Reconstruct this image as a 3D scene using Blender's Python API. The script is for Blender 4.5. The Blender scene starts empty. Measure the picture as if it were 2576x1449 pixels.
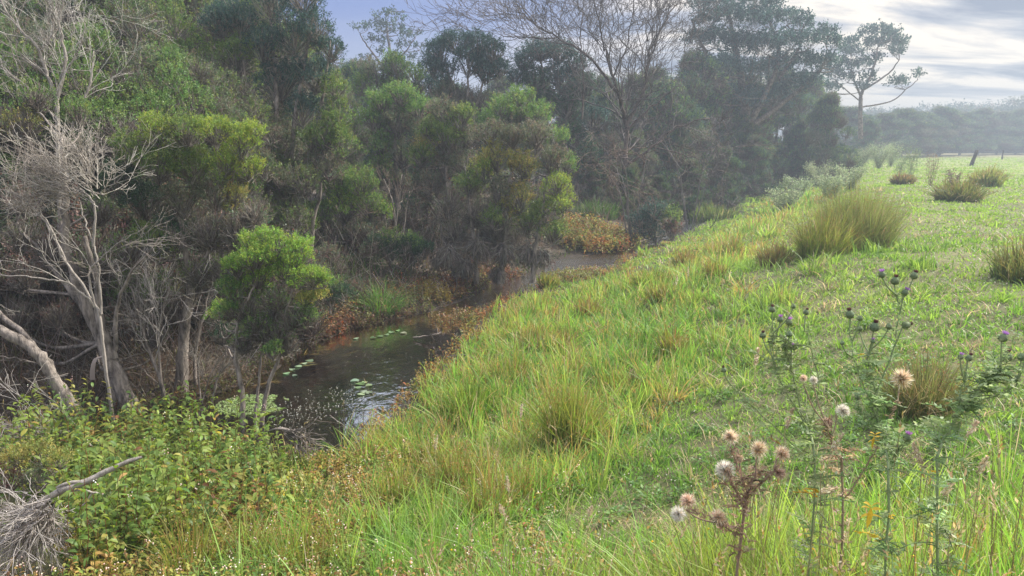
import bpy, math, random
import numpy as np
R_ = math.radians
rng = np.random.default_rng(7)
random.seed(7)
C = bpy.context.scene.collection
scene = bpy.context.scene

# ------------------------------------------------------------------ camera, world, sun, exposure
PITCH = R_(10.9); FD = 1874.0; CAMZ = 3.0
cam_d = bpy.data.cameras.new("camera"); cam = bpy.data.objects.new("camera", cam_d); C.objects.link(cam)
cam.location = (0, 0, CAMZ); cam.rotation_euler = (math.pi/2 - PITCH, 0, 0)
cam_d.sensor_width = 36; cam_d.lens = 36*FD/2576; cam_d.clip_start = 0.05; cam_d.clip_end = 2000
scene.camera = cam
SUN_EL, SUN_AZ = 43, 64          # degrees; azimuth clockwise from the view direction (+Y)
world = bpy.data.worlds.new("World"); scene.world = world; world.use_nodes = True
nt = world.node_tree; nt.nodes.clear(); N = nt.nodes.new; L = nt.links.new
def mathn(op, a, b=None, tree=None):
    t = tree or nt
    n = t.nodes.new('ShaderNodeMath'); n.operation = op
    for i, v in enumerate((a, b)):
        if v is None: continue
        if isinstance(v, (int, float)): n.inputs[i].default_value = v
        else: t.links.new(v, n.inputs[i])
    return n.outputs[0]
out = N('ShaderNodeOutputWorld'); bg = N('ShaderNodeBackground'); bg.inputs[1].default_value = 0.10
sky = N('ShaderNodeTexSky'); sky.sky_type = 'NISHITA'; sky.sun_disc = False
sky.sun_elevation = R_(SUN_EL); sky.sun_rotation = R_(SUN_AZ)
tc = N('ShaderNodeTexCoord'); sp = N('ShaderNodeSeparateXYZ'); L(tc.outputs['Generated'], sp.inputs[0])
X, Y, Z = sp.outputs
zz = mathn('ADD', mathn('MAXIMUM', Z, 0.0), 0.07)
cx = mathn('DIVIDE', X, zz); cy = mathn('DIVIDE', Y, zz)
cb = N('ShaderNodeCombineXYZ'); L(mathn('ADD', mathn('MULTIPLY', cx, 0.55), mathn('MULTIPLY', cy, 0.10)), cb.inputs[0]); L(mathn('SUBTRACT', mathn('MULTIPLY', cy, 1.0), mathn('MULTIPLY', cx, 0.25)), cb.inputs[1])
n1 = N('ShaderNodeTexNoise'); n1.inputs['Scale'].default_value = 1.15; n1.inputs['Detail'].default_value = 7; n1.inputs['Roughness'].default_value = 0.55; n1.inputs['Distortion'].default_value = 0.5
L(cb.outputs[0], n1.inputs['Vector'])
# cover: streaky bright cloud towards +X (the right), thin grey-blue veil elsewhere
cover = N('ShaderNodeMapRange'); cover.interpolation_type = 'SMOOTHSTEP'; L(X, cover.inputs[0])
cover.inputs[1].default_value = -0.12; cover.inputs[2].default_value = 0.3
r1 = N('ShaderNodeValToRGB'); L(n1.outputs[0], r1.inputs[0])
r1.color_ramp.elements[0].position = 0.38; r1.color_ramp.elements[0].color = (1.4, 1.6, 2.2, 1)
r1.color_ramp.elements[1].position = 0.56; r1.color_ramp.elements[1].color = (7.4, 6.5, 5.4, 1)
e = r1.color_ramp.elements.new(0.46); e.color = (3.2, 3.2, 3.5, 1)
n2 = N('ShaderNodeTexNoise'); n2.inputs['Scale'].default_value = 0.5; n2.inputs['Detail'].default_value = 4; L(cb.outputs[0], n2.inputs['Vector'])
r2 = N('ShaderNodeValToRGB'); L(n2.outputs[0], r2.inputs[0])
r2.color_ramp.elements[0].position = 0.4; r2.color_ramp.elements[0].color = (1.3, 1.85, 4.0, 1)
r2.color_ramp.elements[1].position = 0.7; r2.color_ramp.elements[1].color = (2.4, 2.8, 4.4, 1)
# pale band low over the horizon
low = N('ShaderNodeMapRange'); low.interpolation_type = 'SMOOTHSTEP'; L(Z, low.inputs[0]); low.inputs[1].default_value = 0.04; low.inputs[2].default_value = 0.17; low.inputs[3].default_value = 1; low.inputs[4].default_value = 0
mlow = N('ShaderNodeMix'); mlow.data_type = 'RGBA'; L(mathn('MULTIPLY', low.outputs[0], 0.8), mlow.inputs[0]); L(r2.outputs[0], mlow.inputs[6]); mlow.inputs[7].default_value = (4.2, 4.5, 5.4, 1)
mc = N('ShaderNodeMix'); mc.data_type = 'RGBA'; L(cover.outputs[0], mc.inputs[0]); L(mlow.outputs[2], mc.inputs[6]); L(r1.outputs[0], mc.inputs[7])
ms = N('ShaderNodeMix'); ms.data_type = 'RGBA'; ms.inputs[0].default_value = 0.93; L(sky.outputs[0], ms.inputs[6]); L(mc.outputs[2], ms.inputs[7])
dome = N('ShaderNodeMapRange'); dome.interpolation_type = 'SMOOTHSTEP'; L(Z, dome.inputs[0]); dome.inputs[1].default_value = 0.2; dome.inputs[2].default_value = 0.44; dome.inputs[3].default_value = 1; dome.inputs[4].default_value = 2.0   # overcast sky, brightened above the view as added fill for the shadows
up_ = N('ShaderNodeMapRange'); up_.interpolation_type = 'SMOOTHSTEP'; L(Z, up_.inputs[0]); up_.inputs[1].default_value = 0.2; up_.inputs[2].default_value = 0.4; up_.inputs[3].default_value = 0; up_.inputs[4].default_value = .75
mu = N('ShaderNodeMix'); mu.data_type = 'RGBA'; L(up_.outputs[0], mu.inputs[0]); L(ms.outputs[2], mu.inputs[6]); mu.inputs[7].default_value = (4.6, 4.75, 5.2, 1)
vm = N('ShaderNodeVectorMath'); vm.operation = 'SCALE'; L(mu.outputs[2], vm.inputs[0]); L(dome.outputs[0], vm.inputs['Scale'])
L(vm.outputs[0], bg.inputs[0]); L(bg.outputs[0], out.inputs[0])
sd = bpy.data.lights.new("sun", 'SUN'); sd.energy = 5.0; sd.angle = R_(7); sd.color = (1, 0.95, 0.86)
sun = bpy.data.objects.new("sun", sd); C.objects.link(sun)
sun.rotation_euler = (R_(90-SUN_EL), 0, R_(180-SUN_AZ))
scene.view_settings.view_transform = 'Standard'; scene.view_settings.look = 'None'
scene.view_settings.exposure = 0.88; scene.view_settings.gamma = 1
scene.cycles.max_bounces = 6; scene.cycles.diffuse_bounces = 3; scene.cycles.glossy_bounces = 3
scene.cycles.transmission_bounces = 4; scene.cycles.transparent_max_bounces = 8; scene.cycles.volume_bounces = 0
scene.cycles.use_fast_gi = False; scene.cycles.caustics_reflective = False; scene.cycles.caustics_refractive = False

# ------------------------------------------------------------------ picture <-> place
def ray(px, py):
    xr = (px-1288)/FD; yu = -(py-724.5)/FD
    return np.array([xr, math.cos(PITCH)+yu*math.sin(PITCH), -math.sin(PITCH)+yu*math.cos(PITCH)])
def G(px, py, z=0.0):
    d = ray(px, py); t = (z-CAMZ)/d[2]; return np.array([d[0]*t, d[1]*t, z])
def D(px, py, dist):
    d = ray(px, py); t = dist/d[1]; return np.array([d[0]*t, dist, CAMZ+d[2]*t])
def ppm(dist): return FD/dist*0.98      # picture units per metre at that distance

# ------------------------------------------------------------------ noise and mesh helpers
_lat = rng.random((64, 64, 64)).astype(np.float32)
def vnoise(x, y, s, seed=0):
    x = np.asarray(x)*s+seed*13.7+1000; y = np.asarray(y)*s+seed*7.3+1000
    xi = np.floor(x).astype(int); yi = np.floor(y).astype(int); fx = x-xi; fy = y-yi
    fx = fx*fx*(3-2*fx); fy = fy*fy*(3-2*fy); k = seed % 64
    a = _lat[xi % 64, yi % 64, k]; b = _lat[(xi+1) % 64, yi % 64, k]; c = _lat[xi % 64, (yi+1) % 64, k]; d = _lat[(xi+1) % 64, (yi+1) % 64, k]
    return (a*(1-fx)+b*fx)*(1-fy)+(c*(1-fx)+d*fx)*fy
def sstep(a, b, x):
    t = np.clip((x-a)/(b-a), 0, 1); return t*t*(3-2*t)
def unit(v): return v/np.maximum(np.linalg.norm(v, axis=-1, keepdims=True), 1e-9)
class MB:
    def __init__(s): s.v = []; s.f = []; s.c = []; s.n = 0
    def add(s, v, f, c):
        v = np.asarray(v, np.float32).reshape(-1, 3); c = np.broadcast_to(np.asarray(c, np.float32), v.shape)
        s.v.append(v); s.c.append(c)
        for q in (f if isinstance(f, list) else [f]): s.f.append(np.asarray(q, np.int32)+s.n)
        s.n += len(v)
    def build(s, name, mat, parent=None, smooth=False, origin=(0, 0, 0)):
        v = np.concatenate(s.v)-np.asarray(origin, np.float32); c = np.concatenate(s.c)
        me = bpy.data.meshes.new(name)
        loops = np.concatenate([q.ravel() for q in s.f]); tot = np.concatenate([np.full(len(q), q.shape[1], np.int32) for q in s.f])
        start = np.concatenate([[0], np.cumsum(tot)[:-1]]).astype(np.int32)
        me.vertices.add(len(v)); me.vertices.foreach_set('co', v.astype(np.float32).ravel())
        me.loops.add(len(loops)); me.loops.foreach_set('vertex_index', loops)
        me.polygons.add(len(tot)); me.polygons.foreach_set('loop_start', start); me.polygons.foreach_set('loop_total', tot)
        if smooth: me.polygons.foreach_set('use_smooth', np.ones(len(tot), bool))
        at = me.color_attributes.new('Col', 'FLOAT_COLOR', 'POINT')
        at.data.foreach_set('color', np.concatenate([c, np.ones((len(c), 1), np.float32)], 1).astype(np.float32).ravel())
        me.materials.append(mat); me.update(calc_edges=True)
        o = bpy.data.objects.new(name, me); C.objects.link(o)
        if parent is not None: o.parent = parent
        return o
def tag(o, label=None, cat=None, group=None, kind=None):
    for k, v in (('label', label), ('category', cat), ('group', group), ('kind', kind)):
        if v: o[k] = v
    return o
def empty(name, loc):
    o = bpy.data.objects.new(name, None); C.objects.link(o); o.location = [float(q) for q in loc]; o.empty_display_size = 0.2; return o
def copy_tree(o, loc, rz, s, label=None, group=None):
    r = o.copy(); C.objects.link(r); r.location = [float(q) for q in loc]; r.rotation_euler = (0, 0, rz)
    r.scale = s if isinstance(s, (tuple, list)) else (s, s, s)
    if label: r['label'] = label
    if group: r['group'] = group
    for ch in list(o.children):
        c = ch.copy(); C.objects.link(c); c.parent = r
    return r
def tube(mb, pts, rad, col, k=7, seed=0, wob=0.0):
    pts = np.asarray(pts, float); n = len(pts); rad = np.broadcast_to(np.asarray(rad, float), (n,))
    t = np.gradient(pts, axis=0); t = unit(t)
    ref = np.array([0.31, 0.95, 0.1]) if abs(t[0][2]) > 0.8 else np.array([0, 0, 1.0])
    a = unit(np.cross(t, ref)); b = np.cross(t, a)
    ang = np.linspace(0, 2*np.pi, k, endpoint=False)
    r = rad[:, None]*(1+wob*(rng.random((n, k))-0.5)*2)
    v = pts[:, None, :]+a[:, None, :]*(np.cos(ang)[None, :, None]*r[..., None])+b[:, None, :]*(np.sin(ang)[None, :, None]*r[..., None])
    i = np.arange(n-1)[:, None]*k; j = np.arange(k)[None, :]; j2 = (j+1) % k
    f = np.stack([i+j, i+j2, i+k+j2, i+k+j], -1).reshape(-1, 4)
    mb.add(v.reshape(-1, 3), [f, np.array([[(n-1)*k+q for q in range(k)]])], col)
def spline(pts, n=6, jit=0.0):
    P = np.asarray(pts, float)
    if len(P) < 3: 
        t = np.linspace(0, 1, n)[:, None]; o = P[0]*(1-t)+P[-1]*t
    else:
        Q = np.vstack([2*P[0]-P[1], P, 2*P[-1]-P[-2]]); o = []
        for i in range(len(P)-1):
            p0, p1, p2, p3 = Q[i:i+4]
            for t in np.linspace(0, 1, n, endpoint=False):
                o.append(0.5*((2*p1)+(-p0+p2)*t+(2*p0-5*p1+4*p2-p3)*t*t+(-p0+3*p1-3*p2+p3)*t**3))
        o.append(P[-1]); o = np.array(o)
    if jit: 
        o = o+rng.normal(0, jit, o.shape)*np.linspace(0.2, 1, len(o))[:, None]
    return o
def twigs(mb, a, b, w0, w1, col, sag=0.06):
    """thin three-sided sticks from a to b with a bend in the middle (vectorised)"""
    n = len(a)
    if n == 0: return
    d = b-a; ln = np.linalg.norm(d, axis=1, keepdims=True); u = unit(d)
    s1 = unit(np.cross(u, rng.normal(size=(n, 3)))); s2 = np.cross(u, s1)
    m = (a+b)/2+rng.normal(size=(n, 3))*ln*sag
    w0 = np.broadcast_to(w0, (n,))[:, None]; w1 = np.broadcast_to(w1, (n,))[:, None]
    rings = []
    for p, w in ((a, w0), (m, (w0+w1)/2), (b, w1)):
        for k in range(3):
            th = k*2.0944; rings.append(p+(s1*math.cos(th)+s2*math.sin(th))*w)
    v = np.stack(rings, 1)
    base = (np.arange(n)*9)[:, None]
    fs = [base+np.array([[r*3+k, r*3+(k+1) % 3, r*3+3+(k+1) % 3, r*3+3+k]]) for r in (0, 1) for k in range(3)]
    c = np.repeat(np.broadcast_to(col, (n, 3)), 9, axis=0)
    mb.add(v.reshape(-1, 3), np.concatenate(fs), c)
def leaves(mb, p, u, l, w, col):
    """diamond leaves: base p, direction u, length l, half width w"""
    n = len(u)
    if n == 0: return
    p = np.broadcast_to(p, (n, 3)); v = unit(np.cross(u, rng.normal(size=(n, 3)))); l = np.broadcast_to(l, (n,))[:, None]; w = np.broadcast_to(w, (n,))[:, None]
    V = np.stack([p, p+u*l*.45+v*w, p+u*l, p+u*l*.45-v*w], 1)
    f = np.arange(n*4).reshape(n, 4)
    mb.add(V.reshape(-1, 3), f, np.repeat(np.broadcast_to(col, (n, 3)), 4, axis=0))
def big_leaves(mb, p, u, l, w, col, droop=0.3):
    """folded, drooping pointed leaves in two halves (8 vertices)"""
    n = len(p); s = unit(np.cross(u, np.array([0, 0, 1.0])+rng.normal(size=(n, 3))*.3)); up = np.cross(s, u)
    l = np.broadcast_to(l, (n,))[:, None]; w = np.broadcast_to(w, (n,))[:, None]
    dz = np.array([0, 0, -1.0])
    m1 = p+u*l*.35; m2 = p+u*l*.7+dz*l*droop*.3; t = p+u*l+dz*l*droop
    V = np.stack([p, m1, m2, t, m1+s*w+up*w*.3, m2+s*w*.75+up*w*.25, m1-s*w+up*w*.3, m2-s*w*.75+up*w*.25], 1)
    b = (np.arange(n)*8)[:, None]
    q = np.concatenate([b+np.array([[1, 4, 5, 2]]), b+np.array([[1, 2, 7, 6]])]); tr = np.concatenate([b+np.array([[0, 4, 1]]), b+np.array([[0, 1, 6]]), b+np.array([[2, 5, 3]]), b+np.array([[2, 3, 7]])])
    mb.add(V.reshape(-1, 3), [q, tr], np.repeat(np.broadcast_to(col, (n, 3)), 8, axis=0))
def blades(mb, p, h, w, lean, col, tipcol=None, segs=3, dirs=None):
    """curved grass blades: base p (n,3), height h, half width w, lean 0..1"""
    n = len(p)
    if n == 0: return
    th = rng.random(n)*2*np.pi if dirs is None else dirs
    o = np.stack([np.cos(th), np.sin(th), np.zeros(n)], 1); fa = rng.random(n)*np.pi*2
    s = np.stack([np.cos(fa), np.sin(fa), np.zeros(n)], 1)
    h = np.asarray(h)[:, None]; w = np.broadcast_to(w, (n,))[:, None]; lean = np.broadcast_to(lean, (n,))[:, None]
    vs = []; cs = []; tip = col if tipcol is None else tipcol
    for k in range(segs+1):
        t = k/segs
        q = p+o*h*lean*t**1.7+np.array([0, 0, 1])*h*(t-lean*.35*t*t)
        c = col*(1-t)+tip*t
        if k < segs: vs += [q-s*w*(1-t*.55), q+s*w*(1-t*.55)]; cs += [c, c]
        else: vs.append(q); cs.append(c)
    m = 2*segs+1; V = np.stack(vs, 1); CC = np.stack([np.broadcast_to(c, (n, 3)) for c in cs], 1); b = (np.arange(n)*m)[:, None]
    q = [b+np.array([[2*k, 2*k+1, 2*k+3, 2*k+2]]) for k in range(segs-1)]
    fs = ([np.concatenate(q)] if q else [])+[b+np.array([[m-3, m-2, m-1]])]
    mb.add(V.reshape(-1, 3), fs, CC.reshape(-1, 3))
GAIN = 1.0
def pick(pal, n, wts=None, var=0.18):
    pal = np.asarray(pal, float); wts = None if wts is None else np.asarray(wts, float)/np.sum(wts)
    i = rng.choice(len(pal), n, p=wts); c = pal[i]*(1+rng.normal(0, var, (n, 1))); return np.clip(c*(1+rng.normal(0, .05, (n, 3))), 0.003, 0.9)
def balls(mb, p, r, col):
    n = len(p); o = np.array([[1, 0, 0], [-1, 0, 0], [0, 1, 0], [0, -1, 0], [0, 0, 1], [0, 0, -1]], float)
    V = p[:, None, :]+o[None]*np.broadcast_to(r, (n,))[:, None, None]
    t = np.array([[0, 2, 4], [2, 1, 4], [1, 3, 4], [3, 0, 4], [2, 0, 5], [1, 2, 5], [3, 1, 5], [0, 3, 5]])
    f = ((np.arange(n)*6)[:, None, None]+t[None]).reshape(-1, 3)
    mb.add(V.reshape(-1, 3), f, np.repeat(np.broadcast_to(col, (n, 3)), 6, axis=0))

# ------------------------------------------------------------------ materials
def mat_leaf(name, trans=0.4, rough=0.5, spec=0.3, rand=0.18):
    m = bpy.data.materials.new(name); m.use_nodes = True; t = m.node_tree; t.nodes.clear()
    o = t.nodes.new('ShaderNodeOutputMaterial'); a = t.nodes.new('ShaderNodeAttribute'); a.attribute_name = 'Col'
    oi = t.nodes.new('ShaderNodeObjectInfo'); hs = t.nodes.new('ShaderNodeHueSaturation')
    t.links.new(mathn('ADD', mathn('MULTIPLY', oi.outputs['Random'], rand, t), 1-rand/2, t), hs.inputs['Value'])
    t.links.new(mathn('ADD', mathn('MULTIPLY', oi.outputs['Random'], 0.03, t), 0.485, t), hs.inputs['Hue'])
    t.links.new(a.outputs['Color'], hs.inputs['Color'])
    p = t.nodes.new('ShaderNodeBsdfPrincipled'); p.inputs['Roughness'].default_value = rough; p.inputs['Specular IOR Level'].default_value = spec
    t.links.new(hs.outputs[0], p.inputs['Base Color'])
    if trans > 0:
        tr = t.nodes.new('ShaderNodeBsdfTranslucent'); mx = t.nodes.new('ShaderNodeMixShader'); mx.inputs[0].default_value = trans
        h2 = t.nodes.new('ShaderNodeHueSaturation'); h2.inputs['Hue'].default_value = 0.485; h2.inputs['Saturation'].default_value = 1.12; h2.inputs['Value'].default_value = 1.5
        t.links.new(hs.outputs[0], h2.inputs['Color']); t.links.new(h2.outputs[0], tr.inputs[0])
        t.links.new(p.outputs[0], mx.inputs[1]); t.links.new(tr.outputs[0], mx.inputs[2]); t.links.new(mx.outputs[0], o.inputs[0])
    else: t.links.new(p.outputs[0], o.inputs[0])
    return m
def mat_bark(name, c1, c2, scale=30, stretch=0.15, bump=0.5, use_col=True):
    m = bpy.data.materials.new(name); m.use_nodes = True; t = m.node_tree; p = t.nodes['Principled BSDF']
    tcn = t.nodes.new('ShaderNodeTexCoord'); mp = t.nodes.new('ShaderNodeMapping'); mp.inputs['Scale'].default_value = (1, 1, stretch)
    t.links.new(tcn.outputs['Object'], mp.inputs[0])
    n = t.nodes.new('ShaderNodeTexNoise'); n.inputs['Scale'].default_value = scale; n.inputs['Detail'].default_value = 6; n.inputs['Roughness'].default_value = .7; t.links.new(mp.outputs[0], n.inputs[0])
    n2 = t.nodes.new('ShaderNodeTexNoise'); n2.inputs['Scale'].default_value = 5; n2.inputs['Detail'].default_value = 3; t.links.new(tcn.outputs['Object'], n2.inputs[0])
    r = t.nodes.new('ShaderNodeValToRGB'); r.color_ramp.elements[0].position = .38; r.color_ramp.elements[0].color = (*c1, 1); r.color_ramp.elements[1].position = .64; r.color_ramp.elements[1].color = (*c2, 1)
    mixf = mathn('ADD', mathn('MULTIPLY', n.outputs[0], .65, t), mathn('MULTIPLY', n2.outputs[0], .35, t), t)
    t.links.new(mixf, r.inputs[0])
    if use_col:
        a = t.nodes.new('ShaderNodeAttribute'); a.attribute_name = 'Col'; mx = t.nodes.new('ShaderNodeMix'); mx.data_type = 'RGBA'; mx.blend_type = 'MULTIPLY'; mx.inputs[0].default_value = 1
        t.links.new(r.outputs[0], mx.inputs[6]); t.links.new(a.outputs[0], mx.inputs[7]); t.links.new(mx.outputs[2], p.inputs['Base Color'])
    else: t.links.new(r.outputs[0], p.inputs['Base Color'])
    b = t.nodes.new('ShaderNodeBump'); b.inputs['Strength'].default_value = bump; b.inputs['Distance'].default_value = .03; t.links.new(n.outputs[0], b.inputs['Height']); t.links.new(b.outputs[0], p.inputs['Normal'])
    p.inputs['Roughness'].default_value = .85; p.inputs['Specular IOR Level'].default_value = .2
    return m
M_leaf = mat_leaf('leaf'); M_far = mat_leaf('far_leaf', .3); M_grass = mat_leaf('grass_blade', .45, .5, .35)
M_twig = mat_leaf('twig', 0, .8, .2); M_flat = mat_leaf('petal', .3, .6, .2, 0)
M_bark = mat_bark('bark', (.055, .045, .038), (.42, .36, .31), 22, .25, 1.0)
WHITE = (1, 1, 1)

# ------------------------------------------------------------------ terrain
RE = [(-500, 1215), (-200, 1175), (200, 1150), (420, 1150), (700, 1160), (850, 1150), (930, 1100), (1000, 1045), (1035, 1000), (1080, 955), (1140, 900), (1190, 840), (1215, 800), (1270, 760), (1345, 728), (1440, 712), (1540, 688), (1575, 645), (1650, 612), (1740, 578), (1800, 540), (1885, 494), (1930, 470)]
LE = [(1900, 468), (1850, 493), (1750, 545), (1690, 582), (1590, 622), (1500, 640), (1430, 648), (1390, 658), (1350, 690), (1230, 712), (1190, 745), (1080, 785), (960, 812), (870, 832), (800, 858), (740, 893), (690, 930), (560, 985), (450, 1020), (200, 1060), (-200, 1085), (-500, 1115)]
PR = np.array([G(*p)[:2] for p in RE]); PL = np.array([G(*p)[:2] for p in LE])
POLY = np.vstack([PR, PL])
def sdist(x, y):
    """signed distance to the water's edge (negative in the water) and to the right / left banks"""
    x = np.asarray(x, float).ravel(); y = np.asarray(y, float).ravel(); n = len(x)
    D2 = np.empty(n); S = np.empty(n)
    for s in range(0, n, 200000):
        P = np.stack([x[s:s+200000], y[s:s+200000]], 1); best = np.full(len(P), 1e9); bside = np.zeros(len(P)); ins = np.zeros(len(P), bool)
        M = len(POLY)
        for i in range(M):
            a = POLY[i]; b = POLY[(i+1) % M]; ab = b-a; t = np.clip(((P-a)@ab)/(ab@ab), 0, 1); q = P-a-t[:, None]*ab; d = np.hypot(q[:, 0], q[:, 1])
            c = ((a[1] > P[:, 1]) != (b[1] > P[:, 1])) & (P[:, 0] < (b[0]-a[0])*(P[:, 1]-a[1])/(b[1]-a[1]+1e-12)+a[0]); ins ^= c
            k = d < best; best[k] = d[k]; bside[k] = 1 if i < len(PR)-1 else (-1 if (i >= len(PR) and i < M-1) else (0))
        # ends: decide by crossing
        z = bside == 0; bside[z] = np.where(P[z, 0] > np.interp(P[z, 1], [5, 60, 120], [-8, 20, 70]), 1, -1)
        D2[s:s+200000] = np.where(ins, -best, best); S[s:s+200000] = bside
    return D2, S
def side_fix(x, y, s):
    # beyond the visible creek the right bank is everything right of its line
    x = np.asarray(x).ravel(); y = np.asarray(y).ravel()
    far = y > 50; s = np.where(far, np.where(x > 15+(y-50)*0.42, 1, -1), s); return s
def terrain(x, y, full=False):
    shp = np.shape(x); d, s = sdist(x, y); s = side_fix(x, y, s); x = np.ravel(x); y = np.ravel(y)
    right = 1.4*sstep(-0.6, 7.4, d)**1.2+0.10*(vnoise(x, y, .55, 3)-.5)*sstep(0.3, 2.5, d)+0.05*(vnoise(x, y, 1.7, 4)-.5)*sstep(.2, 1, d)
    left = 0.45*sstep(-.1, 1.8, d)+.5*sstep(2, 12, d)+.2*(vnoise(x, y, .5, 5)-.5)*sstep(0.3, 2, d)
    z = np.where(s > 0, right, left); z = np.where(d < 0, -0.34*sstep(0, .7, -d), z)
    z = z+0.02*(vnoise(x, y, 5, 9)-.5)
    return (z.reshape(shp), d.reshape(shp), s.reshape(shp)) if full else z.reshape(shp)
def gz(x, y): return float(terrain(np.array([x]), np.array([y]))[0])

u = np.linspace(-1, 1, 420); gx = 330*np.sinh(u*5.6)/np.sinh(5.6)
v = np.linspace(-0.62, 1, 430); gy = 6+420*np.sinh(v*5.2)/np.sinh(5.2)
GX, GY = np.meshgrid(gx, gy); GZ, GD, GS = terrain(GX, GY, True)
V = np.stack([GX, GY, GZ], -1).reshape(-1, 3); nx = len(gx); ny = len(gy)
i = np.arange(ny-1)[:, None]*nx; j = np.arange(nx-1)[None, :]
F = np.stack([i+j, i+j+1, i+nx+j+1, i+nx+j], -1).reshape(-1, 4)
mbg = MB()
dd = GD.ravel(); ss = GS.ravel(); nn = vnoise(V[:, 0], V[:, 1], .8, 11)[:, None]
far_g = sstep(12, 60, np.hypot(V[:, 0], V[:, 1]))[:, None]
turf = np.array([.115, .15, .042])*(1-far_g)+np.array([.19, .235, .06])*far_g
mud = np.array([.035, .026, .018]); litter = np.array([.075, .058, .04])
straw = sstep(95, 115, V[:, 1])[:, None]; turf = turf*(1-straw)+np.array([.22, .20, .09])*straw; wood = sstep(136, 144, V[:, 1])[:, None]; turf = turf*(1-wood)+np.array([.03, .035, .02])*wood
colr = mud*(1-sstep(.1, 1.6, dd)[:, None])+(turf*(.5+.5*far_g)+np.array([.10, .075, .045])*.5*(1-far_g))*sstep(.1, 1.6, dd)[:, None]
coll = mud*(1-sstep(.1, 1, dd)[:, None])+litter*sstep(.1, 1, dd)[:, None]
gc = np.where((ss > 0)[:, None], colr, coll); gc = np.where((dd < 0)[:, None], mud+(np.array([.17, .105, .045])*(.4+1.0*nn)-mud)*sstep(.1, .5, -dd)[:, None], gc)
mbg.add(V, F, gc*(.75+.5*nn))
mg = bpy.data.materials.new('soil'); mg.use_nodes = True; t = mg.node_tree; p = t.nodes['Principled BSDF']
a = t.nodes.new('ShaderNodeAttribute'); a.attribute_name = 'Col'; tcn = t.nodes.new('ShaderNodeTexCoord')
n = t.nodes.new('ShaderNodeTexNoise'); n.inputs['Scale'].default_value = 9; n.inputs['Detail'].default_value = 8; n.inputs['Roughness'].default_value = .75; t.links.new(tcn.outputs['Object'], n.inputs[0])
r = t.nodes.new('ShaderNodeValToRGB'); r.color_ramp.elements[0].position = .32; r.color_ramp.elements[0].color = (.45, .45, .42, 1); r.color_ramp.elements[1].position = .7; r.color_ramp.elements[1].color = (1.7, 1.55, 1.4, 1); t.links.new(n.outputs[0], r.inputs[0])
mx = t.nodes.new('ShaderNodeMix'); mx.data_type = 'RGBA'; mx.blend_type = 'MULTIPLY'; mx.inputs[0].default_value = 1; t.links.new(a.outputs[0], mx.inputs[6]); t.links.new(r.outputs[0], mx.inputs[7]); t.links.new(mx.outputs[2], p.inputs['Base Color'])
b = t.nodes.new('ShaderNodeBump'); b.inputs['Strength'].default_value = .8; b.inputs['Distance'].default_value = .03; t.links.new(n.outputs[0], b.inputs['Height']); t.links.new(b.outputs[0], p.inputs['Normal']); p.inputs['Roughness'].default_value = .95
tag(mbg.build('ground', mg, smooth=True), kind='structure')

# water sheet
mw = bpy.data.materials.new('creek_water'); mw.use_nodes = True; t = mw.node_tree; t.nodes.clear()
o = t.nodes.new('ShaderNodeOutputMaterial'); gl = t.nodes.new('ShaderNodeBsdfGlossy'); gl.inputs['Roughness'].default_value = .03; gl.inputs[0].default_value = (1, 1, 1, 1)
tr = t.nodes.new('ShaderNodeBsdfTransparent'); tr.inputs[0].default_value = (.62, .5, .32, 1); fr = t.nodes.new('ShaderNodeFresnel'); fr.inputs[0].default_value = 1.55
tcn = t.nodes.new('ShaderNodeTexCoord'); mp = t.nodes.new('ShaderNodeMapping'); mp.inputs['Scale'].default_value = (1, .7, 1); t.links.new(tcn.outputs['Object'], mp.inputs[0])
n = t.nodes.new('ShaderNodeTexNoise'); n.inputs['Scale'].default_value = 4.5; n.inputs['Detail'].default_value = 3.5; n.inputs['Distortion'].default_value = .6; t.links.new(mp.outputs[0], n.inputs[0])
n2 = t.nodes.new('ShaderNodeTexNoise'); n2.inputs['Scale'].default_value = 28; n2.inputs['Detail'].default_value = 2; t.links.new(mp.outputs[0], n2.inputs[0])
sp2 = t.nodes.new('ShaderNodeSeparateXYZ'); t.links.new(tcn.outputs['Object'], sp2.inputs[0])
mr = t.nodes.new('ShaderNodeMapRange'); t.links.new(sp2.outputs[1], mr.inputs[0]); mr.inputs[1].default_value = 13; mr.inputs[2].default_value = 16; mr.inputs[3].default_value = .06; mr.inputs[4].default_value = 1.1
hh = mathn('ADD', mathn('MULTIPLY', n.outputs[0], .35, t), mathn('MULTIPLY', n2.outputs[0], mr.outputs[0], t), t)
b = t.nodes.new('ShaderNodeBump'); b.inputs['Strength'].default_value = .62; b.inputs['Distance'].default_value = .05; t.links.new(hh, b.inputs['Height'])
t.links.new(b.outputs[0], gl.inputs['Normal']); t.links.new(b.outputs[0], fr.inputs['Normal'])
mxs = t.nodes.new('ShaderNodeMixShader'); t.links.new(mathn('MINIMUM', mathn('MULTIPLY', fr.outputs[0], 2.6, t), 1.0, t), mxs.inputs[0]); t.links.new(tr.outputs[0], mxs.inputs[1]); t.links.new(gl.outputs[0], mxs.inputs[2]); t.links.new(mxs.outputs[0], o.inputs[0])
mbw = MB(); wx = np.linspace(-14, 24, 90); wy = np.linspace(4.5, 60, 120); WX, WY = np.meshgrid(wx, wy); nx = 90
V = np.stack([WX, WY, WX*0], -1).reshape(-1, 3); i = np.arange(119)[:, None]*nx; j = np.arange(89)[None, :]; F = np.stack([i+j, i+j+1, i+nx+j+1, i+nx+j], -1).reshape(-1, 4)
ctr = V[F].mean(1); d_, s_ = sdist(ctr[:, 0], ctr[:, 1]); F = F[d_ < .8]
mbw.add(V, F, (.1, .1, .1)); tag(mbw.build('creek_water', mw, smooth=True), kind='structure')

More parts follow.
